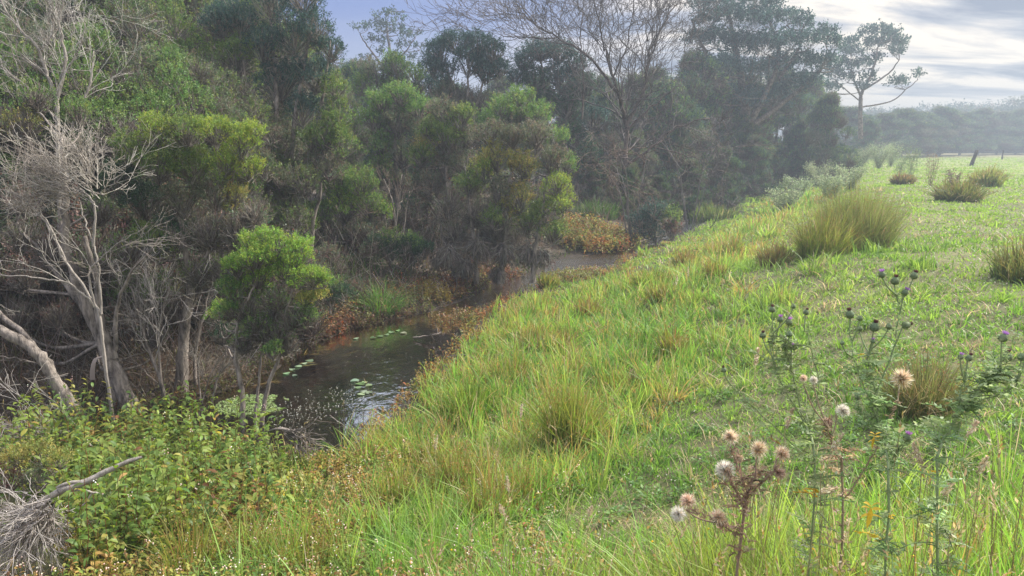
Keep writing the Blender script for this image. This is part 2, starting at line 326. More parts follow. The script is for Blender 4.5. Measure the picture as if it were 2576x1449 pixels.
# ------------------------------------------------------------------ trees
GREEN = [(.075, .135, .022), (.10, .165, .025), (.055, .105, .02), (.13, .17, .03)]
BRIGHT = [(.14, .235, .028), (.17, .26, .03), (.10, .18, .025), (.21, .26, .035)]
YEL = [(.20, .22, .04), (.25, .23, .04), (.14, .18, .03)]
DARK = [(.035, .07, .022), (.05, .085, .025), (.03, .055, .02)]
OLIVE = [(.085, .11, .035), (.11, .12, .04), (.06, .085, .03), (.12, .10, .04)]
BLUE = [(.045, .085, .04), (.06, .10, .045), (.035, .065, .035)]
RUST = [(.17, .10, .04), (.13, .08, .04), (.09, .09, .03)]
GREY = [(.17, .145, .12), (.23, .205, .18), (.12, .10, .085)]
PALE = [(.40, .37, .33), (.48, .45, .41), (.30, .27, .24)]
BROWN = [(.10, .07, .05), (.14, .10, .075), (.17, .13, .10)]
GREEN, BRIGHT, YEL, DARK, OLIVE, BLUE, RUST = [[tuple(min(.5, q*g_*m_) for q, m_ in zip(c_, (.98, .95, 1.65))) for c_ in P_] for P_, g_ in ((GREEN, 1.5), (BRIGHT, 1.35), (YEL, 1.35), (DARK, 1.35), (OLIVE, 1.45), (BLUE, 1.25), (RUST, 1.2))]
PAL = dict(g=GREEN, b=BRIGHT, y=YEL, d=DARK, o=OLIVE, u=BLUE, r=RUST)
def lobe(mt, ml, c, Rr, leafy, pal, l, tw, twpal, anchor=None, dens=1.0, hang=0.0, flat=1.0, wleaf=.21):
    """one billow of foliage: sticks from an anchor to sprigs on a lumpy shell, each sprig a short spray of small leaves"""
    c = np.asarray(c, float)
    nl = int(19*dens*(Rr/l)**2); ns = max(12, nl//12)
    dv = rng.normal(size=(ns, 3)); dv = unit(dv); dv[:, 2] = dv[:, 2]*.8+(.42 if hang == 0 else -hang); dv = unit(dv)
    lump = .72+.5*vnoise(dv[:, 0]*2+c[0], dv[:, 1]*2+dv[:, 2]*2+c[1], 1.6, 17)
    rad = Rr*(.5+.5*rng.random(ns)**.6)*lump
    P = c+dv*rad[:, None]*np.array([1, 1, flat])
    anc = (c-np.array([0, 0, Rr*.75*flat])) if anchor is None else np.asarray(anchor)
    if hang: anc = c+np.array([0, 0, Rr*.5])
    k = rng.random(ns) < (.22 if leafy > .5 else .6)
    A = anc+(P[k]-anc)*(rng.random((k.sum(), 1))*.55)+rng.normal(0, Rr*.1, (k.sum(), 3))
    twigs(mt, A, P[k]+(P[k]-c)*.05, tw, tw*.5, pick(twpal, k.sum()))
    if leafy < .5:      # a second, finer set of bare side twigs
        m = int(ns*.7); q = rng.integers(0, ns, m); s0 = anc+(P[q]-anc)*rng.uniform(.35, .9, (m, 1)); dirn = unit(unit(P[q]-anc)+rng.normal(0, .55, (m, 3))+np.array([0, 0, .25-hang]))
        twigs(mt, s0, s0+dirn*Rr*rng.uniform(.25, .6, (m, 1)), tw*.6, tw*.35, pick(twpal, m))
    if leafy > 0:
        kk = rng.random(ns) < leafy*(1 if hang else np.clip(.35+1.3*(dv[:, 2]+.25), 0, 1)); Pk = P[kk]; n = len(Pk)
        if n == 0: return
        ax = unit((Pk-c)/Rr*.7+np.array([0, 0, .75-2*hang])+rng.normal(0, .35, (n, 3)))
        per = 12; scol = pick(pal, n, var=.2); L0 = l*rng.uniform(2.2, 4.2, n)
        t_ = rng.random((n, per)); base = Pk[:, None, :]+ax[:, None, :]*(t_*L0[:, None])[..., None]+rng.normal(0, l*.35, (n, per, 3))
        dr = unit(ax[:, None, :]*.8+rng.normal(0, .6, (n, per, 3)))
        ll = l*rng.uniform(.7, 1.3, (n, per)).ravel()
        cc = np.repeat(scol, per, axis=0)*(1+rng.normal(0, .12, (n*per, 1)))
        leaves(ml, base.reshape(-1, 3), dr.reshape(-1, 3), ll, ll*wleaf*rng.uniform(.8, 1.3, n*per), np.clip(cc, .003, .9))
def make_tree(name, label, cat, depth, base, stems, lobes, group=None, l=None, dens=1.0, twpal=GREY, thick=1, bark=M_bark, barkcol=WHITE, matl=M_leaf, flat=1.0, local=False, leafmin=0.0165):
    """stems: [(points in the picture, r0, r1[, depth offset])]; lobes: (px, py, radius, leafy, palette key[, depth offset[, hang]])"""
    l = l or max(leafmin, .0021*depth); tw = max(.0025, .00055*depth)
    b = G(base[0], base[1], .1) if base[1] > 420 else D(base[0], base[1], depth)
    b = D(base[0], base[1], depth); b[2] = gz(b[0], b[1])-.05
    root = tag(empty(name, b), label, cat, group); mtr = MB(); mt = MB(); ml = MB(); S = []
    for st in stems:
        off = st[3] if len(st) > 3 else 0
        P = [D(q[0], q[1], depth+off*(k/(len(st[0])-1))+(q[2] if len(q) > 2 else 0)) for k, q in enumerate(st[0])]
        sp_ = spline(P, 5, .012*depth/8); rr = np.linspace(st[1]**.7, st[2]**.7, len(sp_))**(1/.7); tube(mtr, sp_, rr, barkcol, 9 if st[1] > .04 else 6, wob=.13)
        S += [(p_, r_) for p_, r_ in zip(sp_[1:], rr[1:])]
    SP = np.array([q[0] for q in S]); SR = np.array([q[1] for q in S])
    m = 1/ppm(depth)
    for lb in lobes:
        px, py, rp, lf, pk = lb[:5]; lf = min(1, lf*1.5+.12) if depth > 8.2 and len(lb) < 7 else lf; off = lb[5] if len(lb) > 5 else 0; hang = lb[6] if len(lb) > 6 else 0
        for k in range(1+thick):
            Rr = rp*m*(1 if k == 0 else rng.uniform(.75, 1)); c = D(px, py, depth+off+(rng.uniform(-.25, .25) if k == 0 else rng.uniform(.7, 1.5)*k)*Rr)
            if k: c += rng.normal(0, .25, 3)*Rr
            dist = np.linalg.norm(SP-c, axis=1)+np.maximum(0, SP[:, 2]-c[2]+Rr*.4)*2.0; q = int(np.argmin(dist)); p0 = SP[q]; a = c-np.array([0, 0, Rr*.6])
            mid = p0*.45+a*.55+rng.normal(0, .08, 3)*np.linalg.norm(a-p0)-np.array([0, 0, .06])*np.linalg.norm(a-p0)
            r0 = min(SR[q]*.6, .006+.014*Rr+.012*np.linalg.norm(a-p0)); tube(mtr, spline([p0, mid, a, c+np.array([0, 0, Rr*.1])], 4, .01*Rr), np.linspace(r0, tw*.9, 13), barkcol, 5, wob=.1)
            lobe(mt, ml, c, Rr*(.85 if lf > .5 else 1), lf, PAL[pk], l, tw, twpal, a, dens, hang, flat)
            if lf > .4 and not hang:
                for _ in range(4 if k == 0 else 2):
                    o_ = unit(rng.normal(0, 1, 3)*np.array([1, .8, .8])+np.array([0, -.3, .45])); lobe(mt, ml, c+o_*Rr*.78, Rr*rng.uniform(.3, .5), min(1, lf*1.15), PAL[pk], l, tw, twpal, a, dens*1.15, 0, flat)
    mtr.build('trunk', bark, root, True, b)
    if mt.n: tag(mt.build('twigs', M_twig, root, False, b), kind='stuff')
    if ml.n: ml.build('crown', matl, root, False, b)
    return root
def gen_tree(name, label, cat, H, Rc, nl, l, pal, group=None, lr=(.16, .28), leafy=.85, low=.25, tr=.09, dens=1.0, tw=.012, twpal=GREY, nst=4, flat=1.0, matl=M_far, wleaf=.22, top=1.0, stemlean=.5):
    """a tree in its own space, at the origin"""
    root = tag(empty(name, (0, 0, 0)), label, cat, group); mtr = MB(); mt = MB(); ml = MB(); S = []
    for k in range(nst):
        a = k*2*np.pi/nst+rng.uniform(-.4, .4); e = np.array([math.cos(a), math.sin(a)])*Rc*stemlean*rng.uniform(.4, 1); hh = H*rng.uniform(.65, .9)*top
        P = spline([[0, 0, -.1], [e[0]*.25, e[1]*.25, hh*.35], [e[0]*.55+rng.normal(0, .04)*H, e[1]*.55, hh*.65], [e[0], e[1], hh]], 5, .02*Rc)
        r_ = np.linspace(tr*rng.uniform(.7, 1), tr*.15, len(P)); tube(mtr, P, r_, WHITE, 7, wob=.12); S += list(zip(P[2:], r_[2:]))
    SP = np.array([q[0] for q in S]); SR = np.array([q[1] for q in S])
    for k in range(nl):
        zt = rng.random(); z = H*(low+(1-low)*zt*.93); prof = math.sin(math.pi*min(1, .12+.80*(1-abs(zt-.45)*1.5)) )if zt > .45 else .75+.25*zt/.45
        prof = max(.25, 1-max(0, zt-.4)**1.6*2.0); a = rng.random()*2*np.pi; rr = Rc*prof*rng.uniform(.45, 1)
        c = np.array([math.cos(a)*rr, math.sin(a)*rr, z]); Rr = H*.5*rng.uniform(*lr)*(1.0 if zt < .8 else .8)
        dist = np.linalg.norm(SP-c, axis=1)+np.maximum(0, SP[:, 2]-c[2]+Rr*.4)*2.0; q = int(np.argmin(dist)); p0 = SP[q]; an = c-np.array([0, 0, Rr*.5*flat])
        tube(mtr, spline([p0, p0*.45+an*.55-np.array([0, 0, .05*Rc]), an, c], 4, .015*Rr), np.linspace(min(SR[q]*.6, .3*tr), tw, 13), WHITE, 5, wob=.1)
        lf = leafy if rng.random() < .8 else leafy*.3
        lobe(mt, ml, c, Rr, lf, pal if rng.random() < .75 else OLIVE, l, tw, twpal, an, dens, 0, flat, wleaf)
    mtr.build('trunk', M_bark, root, True); tag(mt.build('twigs', M_twig, root), kind='stuff'); ml.build('crown', matl, root)
    return root
def bare(mb, p, d, ln, r, lev, col, spread=.5, up=.1, ratio=.72, kids=(2, 3), store=None, minr=.006):
    n = 5; pts = [p]; q = p.copy(); dd_ = d.copy()
    for k in range(n-1):
        dd_ = unit(dd_+rng.normal(0, .14, 3)+np.array([0, 0, up*.25])); q = q+dd_*ln/(n-1); pts.append(q.copy())
    r1 = max(minr, r*.62)
    if r > .03: tube(mb, pts, np.linspace(r, r1, n), col, 6, wob=.08)
    else:
        P = np.array(pts); twigs(mb, P[:-1], P[1:], max(r, minr), max(r1, minr), np.array(col, float), .02)
    if lev <= 0: return
    m = random.randint(*kids)
    for k in range(m):
        t_ = 1.0 if k == 0 else random.uniform(.35, .95); i_ = min(n-1, int(t_*(n-1)+.5)); nd = unit(dd_+rng.normal(0, spread, 3)+np.array([0, 0, up]))
        bare(mb, pts[i_], nd, ln*ratio*random.uniform(.75, 1.15), r1 if k == 0 else r1*.75, lev-1, col, spread, up, ratio, kids, store, minr)

# --- near trees on the far/left side of the creek
make_tree('tea_tree', 'low tea tree with vivid lime green billowing crown leaning over the dark pool', 'tree', 7.7, (635, 1095),
 [([(612, 1090), (608, 980), (592, 890), (602, 800), (640, 720)], .035, .012), ([(655, 1098), (672, 980), (705, 890), (715, 810), (735, 720)], .03, .01), ([(640, 1085), (650, 960), (665, 860), (690, 780)], .02, .008, .3)],
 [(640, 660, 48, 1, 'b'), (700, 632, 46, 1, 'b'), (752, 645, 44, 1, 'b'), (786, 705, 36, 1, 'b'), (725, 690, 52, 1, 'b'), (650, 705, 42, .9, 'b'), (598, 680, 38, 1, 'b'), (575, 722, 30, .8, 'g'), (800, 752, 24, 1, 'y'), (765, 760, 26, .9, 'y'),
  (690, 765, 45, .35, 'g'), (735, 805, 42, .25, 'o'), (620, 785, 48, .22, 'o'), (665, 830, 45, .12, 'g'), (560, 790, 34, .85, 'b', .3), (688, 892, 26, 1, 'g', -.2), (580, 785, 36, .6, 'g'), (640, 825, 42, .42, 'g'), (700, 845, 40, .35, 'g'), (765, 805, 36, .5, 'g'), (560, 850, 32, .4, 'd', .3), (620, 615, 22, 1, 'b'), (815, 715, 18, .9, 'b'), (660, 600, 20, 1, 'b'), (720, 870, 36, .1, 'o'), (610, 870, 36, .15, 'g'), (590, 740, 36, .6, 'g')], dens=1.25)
make_tree('tea_tree', 'broad tea tree with lime tips over a grey twiggy middle, left of the lime bush', 'tree', 8.7, (462, 1055),
 [([(462, 1060), (458, 930), (466, 800), (480, 715), (460, 600), (430, 470), (410, 380)], .085, .015), ([(478, 720), (520, 640), (560, 540), (590, 430)], .035, .01), ([(465, 820), (500, 740), (560, 650), (600, 560)], .03, .008, .4), ([(500, 1050), (490, 900), (520, 760), (530, 640)], .03, .01, .5)],
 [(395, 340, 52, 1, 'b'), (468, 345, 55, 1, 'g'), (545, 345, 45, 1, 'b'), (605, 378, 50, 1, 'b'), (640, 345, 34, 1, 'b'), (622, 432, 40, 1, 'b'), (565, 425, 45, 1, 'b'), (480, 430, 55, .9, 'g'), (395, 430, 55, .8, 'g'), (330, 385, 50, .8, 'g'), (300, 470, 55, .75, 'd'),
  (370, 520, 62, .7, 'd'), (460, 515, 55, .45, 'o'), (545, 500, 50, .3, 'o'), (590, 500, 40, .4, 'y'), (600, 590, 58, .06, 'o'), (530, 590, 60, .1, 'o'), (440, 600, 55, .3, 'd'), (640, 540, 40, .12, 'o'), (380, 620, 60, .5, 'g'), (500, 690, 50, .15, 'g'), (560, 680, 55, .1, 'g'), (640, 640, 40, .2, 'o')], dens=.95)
make_tree('tea_tree', 'old leaning tea tree with fluted peeling trunk and dull green sprays', 'tree', 8.1, (330, 1065),
 [([(345, 1075), (302, 970), (272, 890), (232, 800), (190, 700), (165, 600), (165, 480), (160, 360)], .10, .022), ([(300, 1070), (285, 980), (268, 900)], .04, .05), ([(370, 1060), (330, 990), (290, 915)], .03, .03), ([(285, 900), (250, 800), (245, 700), (215, 600)], .06, .02, -.2), ([(290, 880), (292, 790), (320, 700), (400, 600)], .03, .008, -.3), ([(270, 890), (200, 760), (120, 660), (40, 560)], .05, .012, .4)],
 [(60, 600, 60, .35, 'o', .5), (130, 640, 60, .3, 'r', .3), (60, 700, 60, .4, 'r', .6), (230, 660, 55, .3, 'g'), (320, 640, 55, .4, 'g', .3), (330, 740, 55, .5, 'g', .4), (400, 740, 50, .5, 'g', .6), (150, 800, 55, .3, 'r', .7), (60, 520, 50, .35, 'r', .5), (250, 540, 50, .4, 'g', .5),
  (200, 300, 55, .6, 'g', .8), (90, 250, 55, .5, 'g', .8), (60, 320, 55, .45, 'y', .8), (40, 800, 55, .2, 'o', .8), (390, 850, 45, .12, 'g', .5), (240, 860, 45, .08, 'o', .7)], dens=.7)
# leaning bare trunk at the left
def limb_tree(name, label, cat, depth, base, stems, fans, group=None, col=WHITE, bark=M_bark, twpal=PALE, extra=None):
    b = D(base[0], base[1], depth); b[2] = gz(b[0], b[1])-.05; root = tag(empty(name, b), label, cat, group); mtr = MB(); mt = MB()
    for st in stems:
        off = st[3] if len(st) > 3 else 0; P = [D(q[0], q[1], depth+off*(k/(len(st[0])-1))) for k, q in enumerate(st[0])]
        s_ = spline(P, 6, .008); rr = np.linspace(st[1], st[2], len(s_)); tube(mtr, s_, rr, col, 9 if st[1] > .04 else 6, wob=.16)
        if len(st) > 4:      # side twigs
            for k in range(st[4]):
                i_ = random.randint(len(s_)//3, len(s_)-1); d0 = unit(s_[min(i_+1, len(s_)-1)]-s_[i_-1]); bare(mt, s_[i_], unit(d0+rng.normal(0, .5, 3)), .35*random.uniform(.6, 1.4), rr[i_]*.45, 3, random.choice(twpal), .4, .1, .75, (2, 3), minr=.0018)
    for (ax, ay, tx, ty, n_, sp_, ln) in fans:      # dense brush of fine twigs from an anchor towards a target
        A0 = D(ax, ay, depth); T0 = D(tx, ty, depth); ln *= .82; v0 = T0-A0; lv = np.linalg.norm(v0)
        for q in range(n_):
            d0 = unit(v0/lv+rng.normal(0, sp_, 3)); p0 = A0+v0*random.uniform(0, .45)+rng.normal(0, .05, 3)*lv
            bare(mt, p0, d0, ln*lv*random.uniform(.5, 1), .0045, 3, random.choice(twpal), .30, .0, .72, (2, 3), minr=.0016)
    mtr.build('trunk', bark, root, True, b)
    if mt.n: tag(mt.build('twigs', M_twig, root, False, b), kind='stuff')
    return root
limb_tree('leaning_tree', 'bare grey mottled trunk leaning out to the left edge, its foot in the leafy knotweed', 'tree', 7.1, (228, 1110),
 [([(232, 1115), (200, 1050), (150, 975), (110, 905), (60, 862), (-40, 815)], .062, .05), ([(100, 895), (50, 830), (-40, 760)], .035, .02, .3), ([(125, 925), (60, 905), (-20, 895)], .009, .005, .1, 3), ([(150, 975), (120, 1040), (60, 1075), (0, 1070)], .01, .004, -.2, 6)],
 [(150, 975, 130, 1120, 7, .25, .5), (215, 1070, 40, 1020, 4, .2, .45)], twpal=GREY)
PALE = [(.34, .31, .27), (.42, .385, .35), (.25, .22, .195)]
DEADBARK = mat_bark('dead_wood', (.20, .175, .15), (.46, .41, .365), 40, .2, .8)
limb_tree('dead_tree', 'dead tea tree of pale bare limbs with a dense silvery brush of twigs', 'tree', 7.5, (300, 1060),
 [([(285, 1060), (262, 900), (252, 800), (225, 745), (165, 655), (115, 560), (50, 495), (-30, 470)], .02, .006), ([(240, 775), (215, 745), (165, 712), (95, 700), (-10, 690)], .014, .006, -.2, 5), ([(165, 655), (135, 590), (108, 540), (85, 490)], .012, .005), ([(240, 775), (225, 690), (265, 640), (330, 590)], .013, .004, -.1, 5),
  ([(235, 620), (238, 520), (205, 480), (185, 470)], .014, .006), ([(205, 480), (180, 520), (140, 545), (70, 540)], .01, .004, 0, 6), ([(225, 480), (260, 490), (262, 470)], .008, .004, 0, 5), ([(255, 790), (250, 700), (236, 620)], .012, .009), ([(236, 620), (215, 560), (200, 500)], .01, .006)],
 [(235, 500, 60, 360, 26, .16, .5), (240, 490, 140, 310, 20, .16, .5), (215, 505, 30, 470, 22, .14, .5), (250, 480, 190, 340, 12, .18, .5), (190, 500, 60, 420, 16, .16, .5), (245, 495, 20, 400, 14, .15, .5)], bark=DEADBARK, twpal=[(.33, .285, .25), (.24, .20, .175), (.40, .36, .32)])
limb_tree('dead_tree', 'pale leafless tree with crooked forks against the green canopy, upper left corner', 'tree', 9.6, (150, 760),
 [([(155, 800), (150, 560), (145, 310), (140, 240), (118, 190), (95, 120), (30, 50), (-20, -40)], .035, .009, 0, 10), ([(143, 250), (165, 150), (150, 60), (170, -40)], .025, .01, .2, 12), ([(160, 190), (200, 120), (215, 60)], .012, .005, 0, 7), ([(118, 190), (60, 150), (0, 125)], .012, .005, -.2, 6), ([(180, 330), (205, 260), (230, 200), (235, 130)], .02, .008, .2, 8), ([(100, 130), (130, 90), (140, 20)], .012, .006, .1, 8), ([(140, 300), (90, 240), (20, 180), (-10, 160)], .012, .006, .1, 7)], [(150, 180, 130, 20, 8, .35, .5), (60, 90, 20, -60, 6, .3, .5)], bark=DEADBARK)
limb_tree('dead_sapling', 'thin grey forked sapling with brushy dead twigs between the two thick trunks', 'sapling', 8.3, (415, 1045),
 [([(418, 1060), (405, 960), (375, 880), (350, 800), (330, 720)], .028, .006, 0, 8), ([(405, 960), (400, 850), (410, 780), (430, 700)], .015, .005, 0, 8), ([(375, 880), (340, 840), (325, 770)], .01, .004, 0, 6), ([(440, 1010), (380, 950), (330, 900)], .006, .004, 0, 5)], [(370, 860, 330, 740, 12, .2, .5)], twpal=PALE)
limb_tree('dead_sapling', 'slim bare stem with brushy dead twigs beside the stout upright trunk', 'sapling', 8.4, (520, 1060),
 [([(525, 1060), (545, 960), (570, 890), (560, 800)], .014, .005, 0, 8), ([(500, 1040), (535, 930), (590, 860)], .01, .004, 0, 8), ([(505, 1010), (500, 900), (540, 800)], .01, .004, 0, 6)], [(520, 980, 600, 860, 8, .3, .5), (520, 960, 470, 860, 6, .3, .5)], twpal=GREY)
# --- middle trees (custom)
make_tree('tall_tea_tree', 'tall feathery dark green tree with many fine upright stems against the blue sky', 'tree', 14.5, (720, 800),
 [([(700, 800), (690, 600), (700, 400), (690, 200), (680, 40)], .10, .02), ([(720, 790), (740, 550), (735, 350), (770, 150), (790, 0)], .08, .015), ([(700, 600), (650, 400), (620, 220), (600, 80)], .06, .015), ([(735, 500), (790, 350), (820, 200), (830, 100)], .05, .012)],
 [(600, 60, 60, .8, 'u'), (680, 20, 60, .8, 'u'), (760, 0, 60, .8, 'u'), (800, 80, 50, .75, 'u'), (835, 130, 36, .7, 'u'), (740, 100, 60, .85, 'u'), (660, 130, 60, .9, 'u'), (590, 150, 50, .9, 'g'), (700, 220, 62, .6, 'u'), (790, 200, 55, .85, 'u'), (840, 230, 36, .8, 'g'), (760, 290, 50, .7, 'u'), (620, 270, 50, .6, 'u'), (560, 60, 55, .8, 'u'), (850, 300, 44, .8, 'g'), (680, 320, 55, .4, 'o'), (800, 370, 50, .6, 'g'), (720, 400, 60, .3, 'o'), (620, 340, 45, .5, 'g')], dens=.8, l=.034)
make_tree('tea_tree', 'green tea tree with small rounded crown beneath the tall feathery tree', 'tree', 15.5, (900, 720),
 [([(900, 760), (880, 680), (870, 600), (850, 500), (830, 430)], .06, .012), ([(885, 700), (910, 600), (930, 500)], .03, .01), ([(880, 680), (820, 600), (780, 540)], .03, .01)],
 [(850, 480, 48, .9, 'g'), (910, 470, 44, .8, 'g'), (870, 530, 52, 1, 'b'), (930, 530, 42, 1, 'g'), (810, 550, 45, .7, 'g'), (950, 590, 34, .3, 'o'), (900, 600, 50, .25, 'o'), (840, 620, 44, .15, 'o'), (780, 470, 44, .5, 'o'), (940, 620, 34, .05, 'o', 0, .3), (860, 660, 40, .5, 'g'), (790, 620, 45, .2, 'o'), (960, 540, 25, .8, 'b')], dens=1)
make_tree('tea_tree', 'olive tea tree hung with grey twigs below the tall feathery tree', 'tree', 14.2, (790, 760),
 [([(790, 800), (780, 640), (800, 500), (820, 380)], .07, .012), ([(785, 640), (740, 520), (700, 430)], .04, .012)],
 [(820, 350, 50, .85, 'g'), (860, 370, 42, .8, 'g'), (830, 430, 52, .35, 'o'), (760, 440, 48, .3, 'o'), (700, 450, 48, .6, 'g'), (720, 520, 48, .25, 'o'), (690, 380, 45, .3, 'o'), (740, 580, 50, .3, 'g'), (690, 600, 45, .5, 'g'), (800, 680, 50, .25, 'o'), (740, 660, 45, .45, 'g')], dens=.9)
make_tree('tea_tree', 'rounded mid green tea tree in the gap right of the tall feathery tree', 'tree', 20, (1000, 640),
 [([(1000, 640), (1000, 480), (990, 350), (1000, 260)], .10, .015), ([(1000, 480), (1050, 360), (1070, 290)], .05, .012)],
 [(960, 265, 40, .9, 'g'), (1010, 245, 42, .95, 'g'), (1055, 280, 38, .9, 'g'), (940, 310, 38, .8, 'g'), (1000, 320, 45, .7, 'o'), (1060, 340, 40, .5, 'o'), (960, 380, 42, .6, 'g'), (1010, 400, 45, .4, 'o'), (960, 440, 38, .6, 'g'), (1000, 470, 38, .3, 'o')])
make_tree('tea_tree', 'flat topped green tree with yellowish crown below the lone gum tree', 'tree', 26, (1000, 560),
 [([(1000, 600), (1000, 400), (990, 260), (1000, 200)], .12, .02)], [(950, 195, 38, .9, 'o'), (1000, 180, 38, .95, 'g'), (1045, 195, 34, .9, 'g'), (920, 220, 34, .8, 'g'), (985, 235, 40, .7, 'g'), (1050, 250, 36, .7, 'o'), (1085, 230, 30, .7, 'u')])
make_tree('spiky_tree', 'dark blue green tree with level spiky top and purple grey stems beneath', 'tree', 25, (1170, 560),
 [([(1165, 600), (1165, 400), (1150, 250), (1120, 160)], .12, .03), ([(1165, 400), (1200, 260), (1230, 160)], .07, .02), ([(1165, 420), (1175, 250), (1180, 130)], .06, .02)],
 [(1110, 140, 38, .9, 'u'), (1155, 115, 38, .9, 'u'), (1200, 120, 36, .9, 'u'), (1240, 140, 34, .9, 'u'), (1255, 180, 30, .8, 'u'), (1090, 175, 32, .8, 'u'), (1180, 165, 42, .8, 'u'), (1130, 190, 36, .7, 'u'), (1220, 190, 36, .7, 'u'), (1150, 260, 42, .08, 'o'), (1200, 260, 40, .06, 'o'), (1180, 330, 40, .1, 'o'), (1120, 250, 36, .3, 'o')])
make_tree('tea_tree', 'slender tea tree with pointed yellow tinged crown behind the big shaggy bush', 'tree', 17.5, (1120, 660),
 [([(1120, 680), (1125, 500), (1120, 380), (1120, 300)], .08, .012), ([(1125, 480), (1160, 380), (1180, 310)], .04, .01)],
 [(1120, 295, 38, .9, 'o'), (1160, 310, 40, .95, 'g'), (1080, 340, 36, .8, 'g'), (1185, 350, 38, .8, 'o'), (1125, 360, 45, .7, 'g'), (1060, 400, 36, .6, 'g'), (1110, 430, 45, .4, 'o'), (1170, 420, 45, .35, 'o'), (1090, 480, 40, .25, 'o'), (1070, 380, 30, .5, 'y')])
make_tree('tea_tree', 'biggest shaggy tea tree, grey skirts of dead twigs hanging to the far water edge', 'tree', 15.2, (1250, 705),
 [([(1200, 715), (1190, 600), (1180, 500), (1170, 420)], .06, .012), ([(1260, 712), (1270, 600), (1280, 480), (1290, 380)], .07, .012), ([(1340, 712), (1350, 600), (1370, 500), (1380, 420)], .06, .012), ([(1150, 712), (1120, 620), (1100, 540)], .04, .01)],
 [(1230, 345, 38, .85, 'o'), (1290, 360, 40, .9, 'o'), (1350, 350, 42, .9, 'o'), (1250, 410, 44, .85, 'y'), (1320, 430, 46, .8, 'y'), (1385, 410, 42, .8, 'o'), (1180, 470, 42, .9, 'g'), (1215, 440, 36, .9, 'b'), (1400, 470, 36, 1, 'b'), (1405, 520, 34, 1, 'b'), (1370, 540, 38, .7, 'g'), (1260, 500, 48, .4, 'o'), (1310, 510, 48, .6, 'y'), (1330, 570, 46, .55, 'g'), (1200, 540, 48, .12, 'o'), (1130, 520, 42, .15, 'o'), (1250, 580, 50, .15, 'o'), (1390, 590, 40, .35, 'g'), (1150, 590, 44, .06, 'o'),
  (1200, 620, 46, .04, 'o', -.3, .5), (1270, 640, 46, .05, 'r', -.2, .5), (1330, 640, 44, .06, 'o', 0, .5), (1130, 640, 44, .02, 'o', -.3, .5), (1370, 650, 36, .08, 'r', 0, .5), (1170, 670, 42, .03, 'r', -.2, .5), (1250, 690, 34, .06, 'r', 0, .5), (1100, 660, 30, .03, 'r', 0, .5), (1240, 560, 30, .8, 'g', -.4)], dens=.9)
make_tree('tea_tree', 'smooth domed green tree behind the right shoulder of the shaggy bush', 'tree', 20, (1330, 620),
 [([(1330, 640), (1330, 450), (1320, 330), (1300, 270)], .09, .015), ([(1330, 450), (1370, 350), (1390, 300)], .05, .012)],
 [(1270, 285, 38, .9, 'g'), (1310, 275, 38, .9, 'g'), (1350, 300, 38, .85, 'g'), (1390, 350, 36, .8, 'g'), (1300, 330, 42, .7, 'o'), (1350, 370, 40, .6, 'o'), (1420, 420, 32, .7, 'g'), (1230, 320, 34, .6, 'g')])
make_tree('wattle', 'dark dense wattle rising behind the domed green tree', 'tree', 29, (1370, 560),
 [([(1380, 600), (1380, 400), (1370, 250), (1360, 150)], .16, .03), ([(1380, 400), (1430, 280), (1460, 200)], .09, .02)],
 [(1320, 160, 34, .9, 'u'), (1360, 135, 36, .9, 'u'), (1405, 140, 36, .9, 'u'), (1445, 170, 34, .9, 'u'), (1300, 200, 32, .9, 'u'), (1350, 210, 42, .9, 'd'), (1410, 210, 42, .9, 'u'), (1470, 230, 36, .9, 'd'), (1360, 270, 42, .85, 'd'), (1430, 280, 42, .85, 'd'), (1490, 300, 38, .8, 'u'), (1440, 350, 42, .8, 'd'), (1480, 400, 42, .8, 'd'), (1440, 430, 40, .7, 'd')])
# thin sapling stems by the ferny gap
limb_tree('sapling', 'slim dark multi stemmed sapling standing in the ferny gap', 'sapling', 15.5, (992, 645),
 [([(992, 650), (995, 570), (985, 500), (965, 450)], .03, .01, 0, 6), ([(995, 570), (1005, 500), (1010, 440)], .016, .008, 0, 5), ([(1012, 650), (1018, 560), (1030, 480)], .014, .008, 0, 4), ([(975, 640), (970, 560), (950, 500)], .012, .006, 0, 4)], [], twpal=BROWN)

# --- background filling trees (copies)
def skyline(px): return np.interp(px, [-400, 800, 850, 900, 1060, 1100, 1260, 1300, 1480, 1700, 1760, 2000, 2130, 2200, 2600, 3400], [-160, -160, 110, 175, 190, 150, 150, 190, 220, 160, 60, 120, 215, 262, 262, 262])
fillA = gen_tree('tea_tree', 'x', 'tree', 6, 1.9, 62, .038, GREEN, leafy=.9, lr=(.10, .20),  tr=.07, tw=.008)
fillB = gen_tree('tea_tree', 'x', 'tree', 6, 1.7, 56, .038, OLIVE+GREEN, leafy=.85, lr=(.10, .20), dens=1.2,  tr=.06, tw=.008, twpal=GREY)
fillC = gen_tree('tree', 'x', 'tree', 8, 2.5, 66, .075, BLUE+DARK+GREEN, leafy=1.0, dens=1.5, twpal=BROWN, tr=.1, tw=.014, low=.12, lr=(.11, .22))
def place(src, px, d, ytop, H, label, group, rz=None, wide=1.0, copy=True):
    p_ = D(px, 400, d); z = gz(p_[0], p_[1])-.1; top = D(px, ytop, d)[2]; s = (top-z)/H
    rz = random.uniform(0, 6.28) if rz is None else rz
    w_ = min(s, 1.5)*wide if s > 1.5 else s*wide
    if copy: return copy_tree(src, (p_[0], p_[1], z), rz, (w_, w_, s), label, group)
    src.location = (p_[0], p_[1], z); src.rotation_euler = (0, 0, rz); src.scale = (w_, w_, s); src['label'] = label
    if group: src['group'] = group
used = set()
def put(src, *a, **k):
    if src.name in used: return place(src, *a, **k)
    used.add(src.name); k['copy'] = False; return place(src, *a, **k)
LG = 'dense green tea tree packed in the canopy behind the pale dead trees'; GG = 'canopy trees packed behind the near trees'
